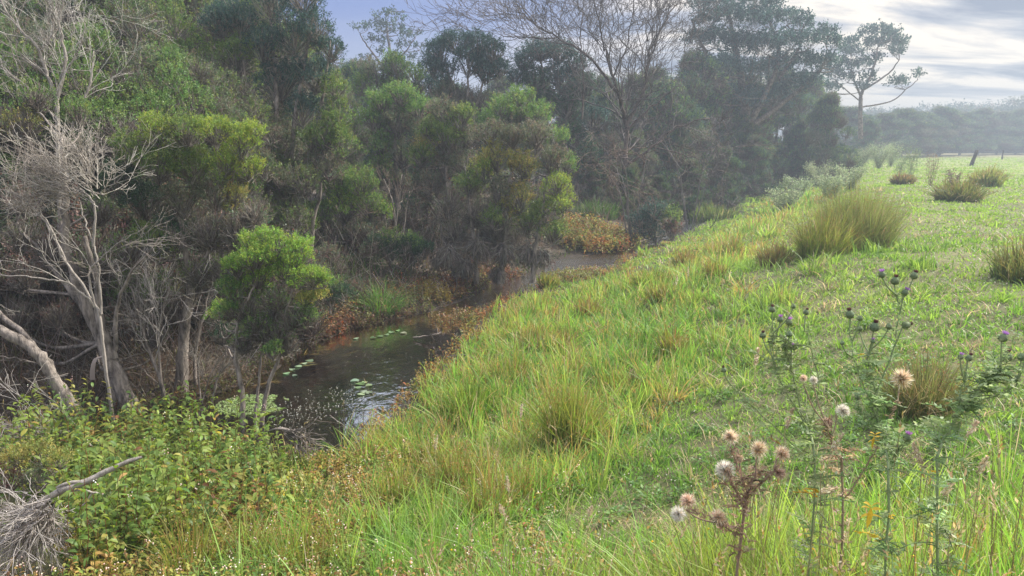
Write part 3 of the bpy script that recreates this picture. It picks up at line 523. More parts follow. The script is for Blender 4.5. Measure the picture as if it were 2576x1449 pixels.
for px, d, yt in [(-260, 11, -160), (-90, 12, -120), (60, 11.5, 20), (210, 11, 40), (-10, 14, -150), (130, 15, -200), (300, 14, -120), (400, 11.8, 95), (500, 12.5, 120), (450, 15.5, -100), (590, 13.5, 170), (570, 18, -120), (260, 19, -260), (80, 19, -260), (-180, 18, -250)]:
    put(fillA if random.random() < .6 else fillB, px, d, yt+20, 6, LG, GG, wide=1.05)
LG2 = 'dull green tree in the thicket seen between the tea trees, mid distance'
for px, d, yt in [(700, 20, 60), (830, 21, 160), (900, 22, 330), (1070, 24, 240), (1000, 30, 200), (1130, 31, 200), (1240, 30, 230), (900, 32, 150), (760, 28, 60), (640, 25, -60), (480, 25, -140)]:
    put(fillB if d < 24 else fillC, px, d, yt, 6 if d < 24 else 8, LG2, 'thicket trees in the middle distance')
LG3 = 'dark hazy tree in the belt behind the bare limbed tree'
for px, d, yt in [(1450, 38, 190), (1530, 36, 215), (1600, 38, 185), (1680, 36, 200), (1740, 42, 130), (1520, 46, 190), (1640, 48, 170), (1350, 42, 190), (1260, 42, 190), (1800, 48, 150), (1870, 46, 190), (1950, 50, 170), (2020, 55, 185)]:
    put(fillC, px, d, yt, 8, LG3, 'hazy belt of trees behind the bare tree')
LG4 = 'bushy dark green tree on the far bank where the creek bends away'
for px, d, yt in [(1500, 29, 400), (1580, 27, 420), (1660, 28, 440), (1740, 31, 400), (1820, 34, 370), (1600, 33, 330), (1700, 36, 320), (1900, 40, 340), (1860, 44, 280), (1960, 50, 260), (1560, 30, 360)]:
    put(fillC if (px//20) % 2 else fillB, px, d, yt, 8 if (px//20) % 2 else 6, LG4, 'bushes lining the far bank')
for px, d, yt in [(1540, 26.6, 470), (1590, 26.2, 500), (1640, 27.2, 470)]:
    t_ = place(fillB, px, d, yt, 6, 'low leafy bush screening the foot of the bare limbed tree at the water', 'low bushes at the foot of the bare limbed tree', wide=1.5)
t_ = place(fillC, 2075, 46, 232, 8, 'dense rounded dark tree standing alone at the paddock edge above the grassy crest', None, wide=.95)
del t_['group'] 
t_ = place(fillC, 2010, 48, 300, 8, 'low dark tree tucked against the left flank of the rounded paddock edge tree', None, wide=.9); del t_['group']
for px, d, yt in [(2125, 82, 268), (2215, 88, 284), (2265, 94, 272), (2312, 100, 280), (2362, 106, 268), (2412, 112, 282), (2458, 118, 272), (2505, 122, 280), (2552, 125, 274), (2600, 127, 282), (2650, 128, 276), (2710, 128, 280)]:
    place(fillC, px, d, yt, 8, 'dark bushy tree in the nearer row along the end of the paddock', 'nearer row of trees along the end of the paddock', wide=1.9)
t_ = place(fillC, 2180, 75, 300, 8, 'small dark tree in front of the slender gum tree at the paddock corner', None, wide=1.1); del t_['group']

# --- gums
def gum(name, label, depth, base, stems, clumps, pal=BLUE, l=None, flat=.5, leafy=.9, dens=1.3, col=(.8, .75, .72), lw=.3):
    l = l or .0026*depth; b = D(base[0], base[1], depth); b[2] = gz(b[0], b[1]); root = tag(empty(name, b), label, 'gum tree'); mtr = MB(); mt = MB(); ml = MB(); S = []
    m = 1/ppm(depth)
    for st in stems:
        P = [D(q[0], q[1], depth+(st[3] if len(st) > 3 else 0)*k/(len(st[0])-1)) for k, q in enumerate(st[0])]; s_ = spline(P, 6, .03); rr = np.linspace(st[1], st[2], len(s_)); tube(mtr, s_, rr, col, 7, wob=.08); S += list(zip(s_[2:], rr[2:]))
    SP = np.array([q[0] for q in S]); SR = np.array([q[1] for q in S])
    for c_ in clumps:
        px, py, rp = c_[:3]; Rr = rp*m
        for k in range(1 if flat < .4 else 2):
            c = D(px, py, depth+rng.uniform(-1, 1)*Rr*2+k*Rr)+rng.normal(0, .2, 3)*Rr*k; a = c-np.array([0, 0, Rr*.4])
            dist = np.linalg.norm(SP-c, axis=1)+np.maximum(0, SP[:, 2]-c[2]+Rr*.5)*2; q = int(np.argmin(dist)); p0 = SP[q]
            tube(mtr, spline([p0, p0*.5+a*.5-np.array([0, 0, .1*Rr]), a], 4, .03*Rr), np.linspace(min(SR[q]*.6, .05), .025, 9), col, 5)
            lobe(mt, ml, c, Rr, leafy, pal, l, .012 if depth < 60 else .018, GREY, a, dens, 0, flat, lw)
    mtr.build('trunk', M_bark, root, True, b); tag(mt.build('twigs', M_twig, root, False, b), kind='stuff'); ml.build('crown', M_far, root, False, b); return root
gum('gum_tree', 'lone gum tree with tiered flat clumps of leaves against the blue sky gap', 62, (975, 330),
 [([(985, 330), (980, 230), (985, 160), (975, 90), (970, 50)], .22, .05), ([(985, 200), (950, 150), (920, 110), (905, 85)], .10, .04), ([(983, 170), (1020, 130), (1040, 100)], .09, .04), ([(980, 220), (1010, 190), (1040, 170)], .08, .04)],
 [(905, 75, 14), (925, 70, 12), (945, 45, 14), (975, 38, 15), (1000, 45, 13), (1010, 55, 10), (985, 65, 14), (955, 68, 14), (960, 85, 15), (1000, 82, 15), (1025, 95, 16), (1045, 90, 12), (935, 105, 14), (970, 110, 13), (1010, 118, 13), (1055, 122, 12), (955, 135, 13), (990, 145, 14), (1040, 150, 13), (1075, 140, 10), (920, 150, 12), (960, 170, 14), (1010, 175, 14), (1065, 172, 14), (900, 178, 14)], flat=.35, dens=1.5)
gum('gum_tree', 'tall hazy gum tree with large ragged overlapping crowns, tallest against the bright cloud', 44, (1880, 420),
 [([(1890, 440), (1880, 330), (1870, 230), (1850, 120), (1830, 20)], .35, .08), ([(1880, 320), (1930, 230), (1960, 130), (1930, 30)], .2, .06), ([(1880, 330), (1980, 250), (2050, 190), (2090, 130)], .18, .05), ([(1870, 260), (1800, 180), (1760, 100), (1740, 50)], .16, .05), ([(1960, 200), (2010, 120), (2020, 60)], .1, .04)],
 [(1760, 20, 28), (1800, 5, 28), (1850, 0, 30), (1900, 5, 28), (1940, 15, 24), (1780, 60, 28), (1830, 50, 34), (1890, 60, 36), (1940, 60, 28), (1985, 50, 24), (2020, 70, 24), (1750, 110, 26), (1800, 110, 34), (1860, 120, 38), (1925, 120, 36), (1985, 110, 30), (2035, 110, 26), (2075, 95, 24), (2100, 120, 20), (1760, 170, 30), (1820, 180, 36), (1890, 190, 38), (1960, 180, 36), (2020, 165, 30), (2070, 160, 26), (2100, 165, 18), (1800, 240, 38), (1870, 260, 38), (1940, 250, 36), (2000, 225, 32), (2050, 215, 24)], flat=1.0, dens=1.5)
gum('gum_tree', 'slender airy gum tree with pale forked stem standing clear, low clump reaching right', 64, (2165, 340),
 [([(2165, 350), (2165, 260), (2170, 230), (2195, 180), (2210, 110)], .2, .05), ([(2168, 250), (2145, 190), (2140, 150)], .1, .04), ([(2175, 225), (2235, 185), (2262, 150)], .1, .04), ([(2165, 270), (2240, 255), (2285, 220), (2310, 200)], .07, .03), ([(2165, 255), (2120, 220), (2100, 200)], .06, .03)],
 [(2185, 90, 18), (2215, 82, 17), (2245, 90, 17), (2265, 115, 16), (2235, 115, 20), (2195, 115, 18), (2255, 138, 16), (2140, 115, 16), (2125, 140, 15), (2150, 140, 15), (2120, 165, 14), (2175, 165, 16), (2150, 175, 14), (2205, 155, 14), (2180, 205, 15), (2130, 200, 16), (2095, 195, 18), (2250, 215, 13), (2268, 212, 12), (2308, 196, 10), (2165, 225, 13), (2090, 225, 16)], flat=.8, dens=1.6)
# --- leafless tree
def bare_tree():
    dp = 27; b = D(1560, 560, dp); b[2] = gz(b[0], b[1]); root = tag(empty('bare_tree', b), 'wide leafless tree whose fine bare branches fan across the bright sky', 'tree'); mb = MB(); mt = MB(); col = (.6, .55, .55); tc_ = (.13, .11, .105)
    st = [([(1575, 570), (1570, 430), (1575, 320), (1550, 220), (1520, 130)], .20, .07), ([(1575, 320), (1620, 220), (1640, 110), (1700, 20)], .13, .04), ([(1550, 230), (1480, 140), (1400, 95), (1330, 50), (1290, 10)], .10, .03), ([(1520, 130), (1510, 60), (1490, -40)], .07, .03),
          ([(1572, 330), (1650, 260), (1720, 200)], .08, .03), ([(1572, 420), (1640, 370), (1700, 320), (1780, 300)], .11, .03), ([(1590, 400), (1520, 400), (1480, 440)], .05, .02), ([(1465, 300), (1468, 200), (1462, 100), (1470, 20)], .06, .03), ([(1640, 370), (1730, 390), (1800, 430)], .05, .02), ([(1400, 95), (1320, 95), (1260, 90)], .05, .02), ([(1540, 200), (1580, 100), (1600, -30)], .06, .02)]
    for s_ in st:
        P = spline([D(q[0], q[1], dp+rng.uniform(-1, 1)*k*.35) for k, q in enumerate(s_[0])], 6, .05); rr = np.linspace(s_[1], s_[2], len(P))*.52; tube(mb, P, rr, col, 7, wob=.1)
        for k in range(int(len(P)*(1.0 if s_[0][-1][1] < 180 else .45))):
            i_ = random.randint(len(P)//4, len(P)-1); d0 = unit(P[i_]-P[max(i_-2, 0)]); bare(mt, P[i_], unit(d0+rng.normal(0, .6, 3)+np.array([0, 0, .15])), 1.25*random.uniform(.7, 1.4), min(rr[i_]*.5, .03), 4, tc_, .42, .08, .76, (2, 3), minr=.006)
    mb.build('trunk', M_bark, root, True, b); tag(mt.build('twigs', M_twig, root, False, b), kind='stuff')
bare_tree()
def bare_bush(px, py, d, label, n, ln, rr, down=.0, pal=GREY, spread=.5):
    b = D(px, py, d); b[2] = gz(b[0], b[1]); root = tag(empty('bare_shrub', b), label, 'shrub'); mt = MB(); top = D(px, py, d)
    hv = top[2]-b[2]
    for k in range(n):
        a_ = random.random()*6.28; e_ = np.array([math.cos(a_), math.sin(a_), 0])*ln*random.uniform(.4, 1.2); P_ = spline([b+e_*.1, b+e_*.5+np.array([0, 0, hv*.6]), b+e_*1.1+np.array([0, 0, hv*random.uniform(.8, 1.15)])], 5, .05)
        tube(mt, P_, np.linspace(rr*.8, rr*.4, len(P_)), (.17, .15, .14), 5)
        for q in (5, 7, 9, 10): bare(mt, P_[q], unit(P_[q]-P_[q-1]+rng.normal(0, .5, 3)-np.array([0, 0, down])), ln*random.uniform(.5, .9), rr*.4, 3, random.choice(pal), spread, -.05, .75, (2, 3), minr=.0055)
    tag(mt.build('twigs', M_twig, root, False, b), kind='stuff')
bare_bush(1600, 380, 22, 'leafless shrub of drooping purplish grey twigs leaning over the creek bend', 6, 1.0, .025, .15, BROWN)
bare_bush(1745, 360, 27, 'leafless shrub of fine grey twigs beneath the bare limbed tree, farther along', 5, 1.2, .025, .1, BROWN)
0 and bare_bush(1860, 370, 35, 'twiggy brown leafless shrub under the tall hazy gum', 10, 1.6, .03, .1)
0 and bare_bush(620, 120, 13, 'grey leafless shrub top tangled in the canopy', 8, .6, .02, .0)

# --- distant treeline beyond the paddock
lineA = gen_tree('distant_tree', 'x', 'tree', 11, 5.5, 30, .42, DARK, lr=(.24, .38), leafy=.95, low=.05, tr=.2, tw=.04, nst=3)
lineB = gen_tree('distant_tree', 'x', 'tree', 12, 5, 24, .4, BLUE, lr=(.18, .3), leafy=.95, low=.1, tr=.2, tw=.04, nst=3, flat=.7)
LL = 'dark hazy tree in the distant line beyond the green paddock'
for row, (d, y0) in enumerate([(146, 300), (160, 274), (180, 266)]):
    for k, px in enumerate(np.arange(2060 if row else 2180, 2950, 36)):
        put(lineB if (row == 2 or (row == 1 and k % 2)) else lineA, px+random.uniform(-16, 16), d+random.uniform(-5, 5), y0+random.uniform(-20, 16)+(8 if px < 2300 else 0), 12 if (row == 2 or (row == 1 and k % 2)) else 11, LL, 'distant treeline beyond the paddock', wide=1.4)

# ------------------------------------------------------------------ ground vegetation
def wedge(n, r0, r1, a0=-44, a1=46):
    r = r0*(r1/r0)**rng.random(n); a = np.radians(rng.uniform(a0, a1, n)); return np.stack([np.sin(a)*r, np.cos(a)*r], 1), r
def blob(xy, pts):
    w = np.zeros(len(xy))
    for (px, py, z, rad, k) in pts:
        c = G(px, py, z); w += k*np.exp(-((xy[:, 0]-c[0])**2+(xy[:, 1]-c[1])**2)/rad**2)
    return w
LUSH = np.array([.15, .275, .055]); YG = np.array([.25, .35, .08]); DK = np.array([.05, .12, .022]); ST = np.array([.40, .33, .19]); ORA = np.array([.29, .21, .075]); OL = np.array([.18, .22, .05])
def inpoly(x, y, poly):
    ins = np.zeros(len(x), bool)
    for i in range(len(poly)):
        a = poly[i]; b = poly[(i+1) % len(poly)]; ins ^= ((a[1] > y) != (b[1] > y)) & (x < (b[0]-a[0])*(y-a[1])/(b[1]-a[1]+1e-12)+a[0])
    return ins
bed = [G(px, py, z_)[:2] for px, py, z_ in [(180, 1120, .0), (430, 1110, 0), (560, 1125, 0), (690, 1165, .05), (740, 1240, .15), (700, 1330, .3), (430, 1420, .4), (230, 1500, .45), (-150, 1560, .45), (-180, 1300, .2), (60, 1200, .1)]]
def tufts(nt_, per, r0, r1, rad, a0=-44, a1=46):
    """blade positions gathered in tufts; returns positions, distance, tuft index, outward angle"""
    c, r = wedge(nt_, r0, r1, a0, a1); k = np.repeat(np.arange(nt_), per); n = len(k); a = rng.random(n)*6.2832
    q = rng.random(n)**.7*rad*(.6+.8*rng.random(nt_)[k])*np.clip(r[k]/6, .7, 4); xy = c[k]+np.stack([np.cos(a), np.sin(a)], 1)*q[:, None]
    return xy, np.hypot(xy[:, 0], xy[:, 1]), k, a, rng.random((nt_, 6))[k]
# turf on the paddock
def turf_masks(xy, d):
    bank = 1-sstep(2.6, 4.4, d+1.6*(vnoise(xy[:, 0], xy[:, 1], .7, 21)-.5)+2.0*sstep(5.5, 3.2, xy[:, 1])+1.2*sstep(-.3, .6, xy[:, 0])*sstep(9, 6, xy[:, 1]))
    near_b = np.clip(blob(xy, [(1250, 1400, 1.2, .8, 1), (900, 1400, .8, 1.0, 1), (1150, 1250, .9, .9, .9), (2250, 1350, 1.4, .7, 1.1), (2500, 1250, 1.4, .6, .7), (2050, 1300, 1.4, .6, .9), (1950, 1400, 1.4, .5, .8), (1950, 620, 1.4, 2, .5), (1550, 760, 1.1, 2, .6), (1750, 640, 1.2, 3, .6)]), 0, 1)
    path = np.clip(blob(xy, [(1600, 1080, 1.3, .55, .9), (1640, 1200, 1.35, .4, .4), (1580, 1430, 1.35, .35, 1.2), (1700, 1420, 1.4, .3, .8), (1560, 1280, 1.3, .3, .5), (2480, 1420, 1.4, .3, .8), (1700, 900, 1.35, .5, .35), (1840, 1020, 1.4, .4, .3)]), 0, 1)
    return bank, near_b, path
mb = MB()
for layer in range(2):
    if layer == 0: xy, r = wedge(330000, 1.5, 120); n0 = len(xy); tk = rng.random((n0, 6)); ang = rng.random(n0)*6.28
    else: xy, r, _k, ang, tk = tufts(13500, 26, 1.5, 60, .075)
    z, d, s = terrain(xy[:, 0], xy[:, 1], True); bank, near_b, path = turf_masks(xy, d)
    clump = vnoise(xy[:, 0], xy[:, 1], 2.3, 31)*.6+vnoise(xy[:, 0], xy[:, 1], 5.5, 32)*.4; big = vnoise(xy[:, 0], xy[:, 1], .45, 33)
    inbed = inpoly(xy[:, 0], xy[:, 1], bed); keep = (s > 0) & (d > .15) & (~inbed)
    if 1: keep &= rng.random(len(xy)) < 1-.6*sstep(-.15, -.9, xy[:, 0])*(xy[:, 1] < 6.4)
    if layer == 0: keep &= (rng.random(len(xy)) < (1-.75*path)) & (rng.random(len(xy)) < np.where(bank > .5, .5, 1))
    else: keep &= tk[:, 0] < (.35+.75*clump)*(1-.9*path)
    xy, r, z, d, clump, big, bank, near_b, path, tk, ang = [q[keep] for q in (xy, r, z, d, clump, big, bank, near_b, path, tk, ang)]; n = len(xy)
    if layer == 0: h = (.03+.05*clump)*rng.uniform(.5, 1.6, n)*(1+.8*bank)
    else: h = (.04+.12*tk[:, 1]**3)*(.45+1.0*clump)*(1+1.0*bank+1.7*near_b)*rng.uniform(.4, 1.3, n)
    h = np.where(r > 25, h*1.2, h)*(1-.4*path)
    hueb = np.clip(big*.9+.9*(tk[:, 2]-.5)+.2*(rng.random(n)-.5), 0, 1)[:, None]; col = LUSH*(1-hueb)+YG*hueb
    dk = sstep(.62, .9, tk[:, 3]*.6+.6*vnoise(xy[:, 0], xy[:, 1], 1.1, 35))[:, None]; col = col*(1-.65*dk)+DK*.65*dk
    yf = sstep(8, 25, r)[:, None]; col = col*(1-yf)+(YG*.6+LUSH*.4)*yf
    sf = .04+.2*sstep(.5, .8, vnoise(xy[:, 0], xy[:, 1], 1.9, 37))+.4*path+.06*bank; drytuft = (tk[:, 4] < sf*.45) if layer else (rng.random(n) < sf)
    col = np.where((drytuft & (rng.random(n) < .85))[:, None], ST*rng.uniform(.45, 1.15, (n, 1)), col)
    far_s = sstep(85, 100, xy[:, 1])[:, None]; col = col*(1-far_s)+ST*.62*far_s; col = col*rng.uniform(.7, 1.3, (n, 1))
    w = np.maximum((.0017+.003*tk[:, 5]**2)*rng.uniform(.7, 1.3, n), .00075*r*rng.uniform(.7, 1.4, n)); lean = np.where(drytuft, 1.25, 1)*(rng.uniform(.25, 1.15, n) if layer == 0 else np.clip(rng.normal(.6, .3, n)+.4*(tk[:, 5]-.5), .05, 1.4))
    dirs = ang+rng.normal(0, .7, n) if layer else ang; P3 = np.column_stack([xy, z-.01])
    for sel, sg in ((r < 10, 3 if layer == 0 else 4), (r >= 10, 2)): blades(mb, P3[sel], h[sel], w[sel], lean[sel], col[sel], col[sel]*1.15, sg, dirs[sel])
# tiny white clover and daisy heads, low broad leaves of clover and dock
cl, rc = wedge(3600, 2, 40, -20, 44); zc, dc, sc = terrain(cl[:, 0], cl[:, 1], True); kk = (sc > 0) & (dc > 2) & (vnoise(cl[:, 0], cl[:, 1], .5, 41) > .42)
balls(mb, np.column_stack([cl, zc+.07])[kk], np.maximum(.006, .0008*rc[kk]), (.62, .6, .52))
cl, rc, _k, ang, tk = tufts(900, 30, 1.6, 12, .10); zc, dc, sc = terrain(cl[:, 0], cl[:, 1], True); kk = (sc > 0) & (dc > .6) & (~inpoly(cl[:, 0], cl[:, 1], bed)) & (tk[:, 0] < .75); m = kk.sum()
a_ = rng.random(m)*6.28; big_leaves(mb, np.column_stack([cl, zc+.02+.06*rng.random(len(zc))])[kk], unit(np.stack([np.cos(a_), np.sin(a_), rng.uniform(-.1, .8, m)], 1)), (.02+.03*tk[kk, 1]), (.007+.006*tk[kk, 1]), pick([(.12, .22, .05), (.09, .17, .04), (.16, .26, .06)], m), .2)
# flattened dry thatch
cl, rc, _k, ang, tk = tufts(1500, 14, 1.6, 25, .14); zc, dc, sc = terrain(cl[:, 0], cl[:, 1], True); _, _, pt = turf_masks(cl, dc); kk = (sc > 0) & (dc > 1) & (tk[:, 0] < .35+.9*pt); m = kk.sum()
blades(mb, np.column_stack([cl, zc+.012])[kk], .08+.16*rng.random(m), np.maximum(.0016, .0006*rc[kk]), rng.uniform(1.1, 1.5, m), pick([ST, ST*.7, ST*.5, ST*1.1], m), None, 3)
tag(mb.build('grass', M_grass), kind='stuff')

# long grass and rushes of the creek bank
mb = MB()
for layer in range(2):
    if layer == 0: xy, r = wedge(120000, 2.4, 60); tk = rng.random((len(xy), 6)); ang = rng.random(len(xy))*6.28
    else: xy, r, _k, ang, tk = tufts(11600, 26, 1.7, 55, .07, -44, 40)
    z, d, s = terrain(xy[:, 0], xy[:, 1], True)
    clump = vnoise(xy[:, 0], xy[:, 1], 1.3, 51); fine = vnoise(xy[:, 0], xy[:, 1], 5, 52)
    dens = sstep(.0, .3, d)*(1-sstep(2.6, 4.6, d+1.5*(clump-.5)+1.8*sstep(5.5, 3.2, xy[:, 1])+1.2*sstep(-.3, .6, xy[:, 0])*sstep(9, 6, xy[:, 1])))*(.5+.8*fine); lb = blob(xy, [(1250, 1400, 1.2, .7, .7), (1450, 1380, 1.3, .4, .5), (2200, 1380, 1.4, .6, 1), (2050, 1380, 1.4, .45, .9), (2400, 1280, 1.4, .55, .7), (1950, 1300, 1.4, .3, .4), (2200, 1640, 1.4, .45, 1.2), (2450, 1600, 1.4, .4, 1.2), (2050, 1620, 1.4, .3, .9), (2350, 1480, 1.4, .35, .9)])
    nearleft = sstep(-.15, -.9, xy[:, 0])*(xy[:, 1] < 6.4); inbed = inpoly(xy[:, 0], xy[:, 1], bed)
    keep = (s > 0) & (d > .03) & (tk[:, 0] < np.clip(dens+lb, 0, 1)*(1-.78*nearleft)*(1-.93*inbed))
    xy, r, z, d, clump, fine, tk, ang = [q[keep] for q in (xy, r, z, d, clump, fine, tk, ang)]; n = len(xy)
    edge = 1-sstep(.2, 1.2, d+.6*(clump-.5)); low = 1-.65*sstep(13, 15, xy[:, 1])*(1-sstep(.8, 2.6, d))
    h = (.13+.20*clump+.26*tk[:, 1]**2)*rng.uniform(.45, 1.25, n)*(1+.6*sstep(.35, .9, xy[:, 0])*sstep(3.6, 2.6, xy[:, 1]))*low*(.8 if layer == 0 else 1)*np.where(r < 4, .8, 1)
    hue = vnoise(xy[:, 0], xy[:, 1], .9, 55)*.7+.5*tk[:, 2]
    col = np.where((hue < .58)[:, None], LUSH, np.where((hue < .82)[:, None], YG, OL)); og = np.clip(.03+.25*edge+.24*sstep(.5, .8, vnoise(xy[:, 0], xy[:, 1], 1.4, 56)), 0, .8)*.75*(xy[:, 1] > 6.5)+.04
    col = np.where((tk[:, 3] < og)[:, None], ORA*1.1, col); col = np.where(rng.random((n, 1)) < .08, ST*.85, col)*rng.uniform(.7, 1.3, (n, 1))
    tip = np.where((rng.random(n) < .3*(xy[:, 1] > 5))[:, None], ORA*1.3, col*1.2)
    w = np.maximum((.0018+.004*tk[:, 5]**2)*rng.uniform(.7, 1.3, n), .0007*r*rng.uniform(.7, 1.4, n)); P3 = np.column_stack([xy, z-.02])
    lean = np.clip((.15+.7*tk[:, 4])*rng.uniform(.4, 1.5, n), .05, 1.3); blades(mb, P3, h, w, lean, col, tip, 4 if layer else 3, ang+rng.normal(0, .7, n))
    # seed heads of the long grass and rushes
    k = (rng.random(n) < .012) & (r < 30); q = P3[k]+np.array([0, 0, 1])*(h[k][:, None]*1.35+.04); m = len(q)
    dirs = unit(rng.normal(0, .35, (m, 3))+np.array([0, 0, 1])); twigs(mb, P3[k], q, .0014, .0011, np.tile(ST*.7, (m, 1)))
    for j in range(8):
        t_ = j/8; leaves(mb, q+dirs*t_*.07, unit(dirs+rng.normal(0, .35, (m, 3))), np.full(m, .022), np.full(m, .004)*(1.3-t_), pick([ST*.9, ST*.7, ST*1.1, ORA], m))
    k = (rng.random(n) < .05) & (r < 25) & (xy[:, 1] > 5); m = k.sum(); leaves(mb, P3[k]+np.array([0, 0, .95])*h[k][:, None]+rng.normal(0, .02, (m, 3)), unit(rng.normal(0, 1, (m, 3))+np.array([0, 0, .6])), .016, .005, pick([(.40, .18, .07), (.34, .2, .08), (.5, .42, .1)], m))
    k = (rng.random(n) < .003) & (r < 16); balls(mb, P3[k]+np.array([0, 0, .9])*h[k][:, None], .006, (.75, .55, .03))
tag(mb.build('bank_grass', M_grass), kind='stuff')

# leafy knotweed beds
def knotweed(name, xy, h, pal, wts, nleaf, ll, flowers=0.0, width=.17, droop=.35):
    z = terrain(xy[:, 0], xy[:, 1]); n = len(xy); P = np.column_stack([xy, np.maximum(z, -.02)-.02]); mb = MB()
    ln = unit(rng.normal(0, .28, (n, 3))+np.array([0, 0, 1])); T = P+ln*h[:, None]
    twigs(mb, P, T, .0028, .0018, pick([(.16, .12, .04), (.22, .10, .05), (.14, .16, .05)], n), .04)
    cw = np.cumsum(np.array(wts, float)/sum(wts)); u0 = np.clip((vnoise(xy[:, 0], xy[:, 1], 2.6, 66)-.15)/.7*.75+.35*(rng.random(n)-.15), 0, .999); sc = np.array(pal)[np.searchsorted(cw, u0)]*(1+rng.normal(0, .14, (n, 1))); rr = np.hypot(xy[:, 0], xy[:, 1])
    for j in range(nleaf):
        t_ = .2+.8*(j+rng.random(n)*.6)/nleaf; B = P+ln*(h*t_)[:, None]; a_ = rng.random(n)*2*np.pi
        u_ = unit(np.stack([np.cos(a_), np.sin(a_), rng.uniform(-.1, 1.5, n)], 1)); c = np.where((rng.random(n) < .25)[:, None], pick(pal, n, wts, .15), sc)*(1+rng.normal(0, .12, (n, 1)))
        big_leaves(mb, B, u_, ll*rng.uniform(.6, 1.25, n), ll*width*rng.uniform(.8, 1.2, n), np.clip(c, .004, .9), droop)
    if flowers:
        k = rng.random(n) < flowers; q = T[k]
        for j in range(4): balls(mb, q+rng.normal(0, .008, q.shape)+np.array([0, 0, .012*j]), .005, pick([(.75, .68, .62), (.7, .55, .5)], len(q)))
    return tag(mb.build(name, M_grass), kind='stuff')
KP = [(.14, .21, .04), (.20, .25, .05), (.10, .16, .035), (.30, .28, .07), (.38, .23, .08), (.24, .11, .05)]
A = rng.uniform([-6.5, 3.6], [-1.0, 7.6], (9000, 2)); A = A[inpoly(A[:, 0], A[:, 1], bed)]; A = A[rng.random(len(A)) < .12+1.3*vnoise(A[:, 0], A[:, 1], 2.6, 61)**1.3]
def pxof(xy, z):
    y = xy[:, 1]*math.cos(PITCH)-(z-CAMZ)*math.sin(PITCH); return 1288+FD*xy[:, 0]/y
zA = terrain(A[:, 0], A[:, 1])+.2; dA = A[:, 1]*math.cos(PITCH)-(zA-CAMZ)*math.sin(PITCH); pA = 1288+FD*A[:, 0]/dA; qA = 724.5-FD*(A[:, 1]*math.sin(PITCH)+(zA-CAMZ)*math.cos(PITCH))/dA; A = A[~((pA < 175) & (qA > 1225))]   # the dead shrub's patch
cx_ = G(700, 1180, .1)[0]; w_or = sstep(cx_-1.5, cx_, A[:, 0]); k = rng.random(len(A)) < w_or*.75
mound = 1+.45*vnoise(A[:, 0], A[:, 1], 1.5, 62)

knotweed('knotweed', A[~k], rng.uniform(.28, .62, (~k).sum())*mound[~k], KP, [4, 5, 3, 2.2, .8, .3], 12, .088, .05)
knotweed('autumn_knotweed', A[k], rng.uniform(.2, .36, k.sum()), KP, [1.5, 2, .5, 4, 3, 1.2], 11, .072, .04)
# low reddish knotweed on near edge mud, lower left
A = rng.uniform([-4.5, 2.6], [.5, 6.6], (12000, 2)); za, da, sa = terrain(A[:, 0], A[:, 1], True); A = A[(sa > 0) & (da > .1) & (~inpoly(A[:, 0], A[:, 1], bed)) & (vnoise(A[:, 0], A[:, 1], 1.6, 63)+.3*rng.random(len(A)) > .42+.38*sstep(-1.2, .1, A[:, 0]))]
knotweed('creeping_knotweed', A, rng.uniform(.08, .26, len(A)), KP, [1.6, 3, .8, 3, 3, 2], 8, .045, .1)
# red fringe along both edges of the creek
def fringe(pts, n, w, z0=0.0):
    P = np.array([G(px, py, z0)[:2] for px, py in pts]); seg = np.linalg.norm(np.diff(P, axis=0), axis=1); i_ = rng.choice(len(seg), n, p=seg/seg.sum()); t_ = rng.random((n, 1))
    return P[i_]*(1-t_)+P[i_+1]*t_+rng.normal(0, w, (n, 2))
RP = [(.27, .115, .055), (.18, .09, .05), (.30, .20, .08), (.12, .10, .05), (.20, .22, .07), (.10, .065, .045)]
F1 = fringe([(830, 850), (900, 800), (960, 790), (1020, 770), (1090, 750), (1180, 730), (1240, 700), (1310, 705)], 1500, .32); d1, _ = sdist(F1[:, 0], F1[:, 1]); F1 = F1[d1 > -.08]
knotweed('red_knotweed', F1, rng.uniform(.10, .32, len(F1)), RP, [2.2, 2.6, 2, 3, 2.2, 3], 8, .075, .05)
F2 = fringe([(905, 1110), (960, 1045), (1030, 985), (1100, 930), (1160, 850), (1200, 800), (1270, 745), (1340, 722), (1440, 705), (1540, 680), (1600, 640)], 1500, .22); d2, _ = sdist(F2[:, 0], F2[:, 1]); F2 = F2[d2 > -.15]
F2 = F2[rng.random(len(F2)) < np.where(F2[:, 1] > 13.5, .4, .5)]; knotweed('amber_knotweed', F2, rng.uniform(.12, .34, len(F2))*np.where(F2[:, 1] > 13.5, .6, .8), [(.34, .17, .06), (.34, .24, .07), (.22, .26, .06), (.26, .12, .05)], [2, 3, 4, 1], 8, .06, .06)
F3 = fringe([(1410, 628), (1460, 633), (1500, 634), (1540, 628), (1575, 618), (1500, 618), (1440, 620)], 1200, .32)
knotweed('orange_knotweed', F3, rng.uniform(.3, .55, len(F3)), [(.40, .22, .08), (.36, .30, .09), (.24, .28, .08), (.28, .13, .06)], [3, 3, 4, 1.4], 9, .11, .15)
F4 = fringe([(1400, 705), (1430, 690), (1470, 690), (1500, 684), (1450, 700)], 350, .22)
knotweed('midstream_knotweed', F4, rng.uniform(.08, .2, len(F4)), RP, [.3, .2, 2, .6, 5, .2], 8, .08, .1)
F5 = fringe([(1110, 812), (1150, 802), (1190, 795), (1160, 815)], 170, .14)
knotweed('emergent_knotweed', F5, rng.uniform(.1, .24, len(F5)), RP, [1, .6, 3, .6, 3, .2], 7, .055, .1)
F6 = fringe([(1070, 765), (1110, 755), (1095, 762)], 170, .16)
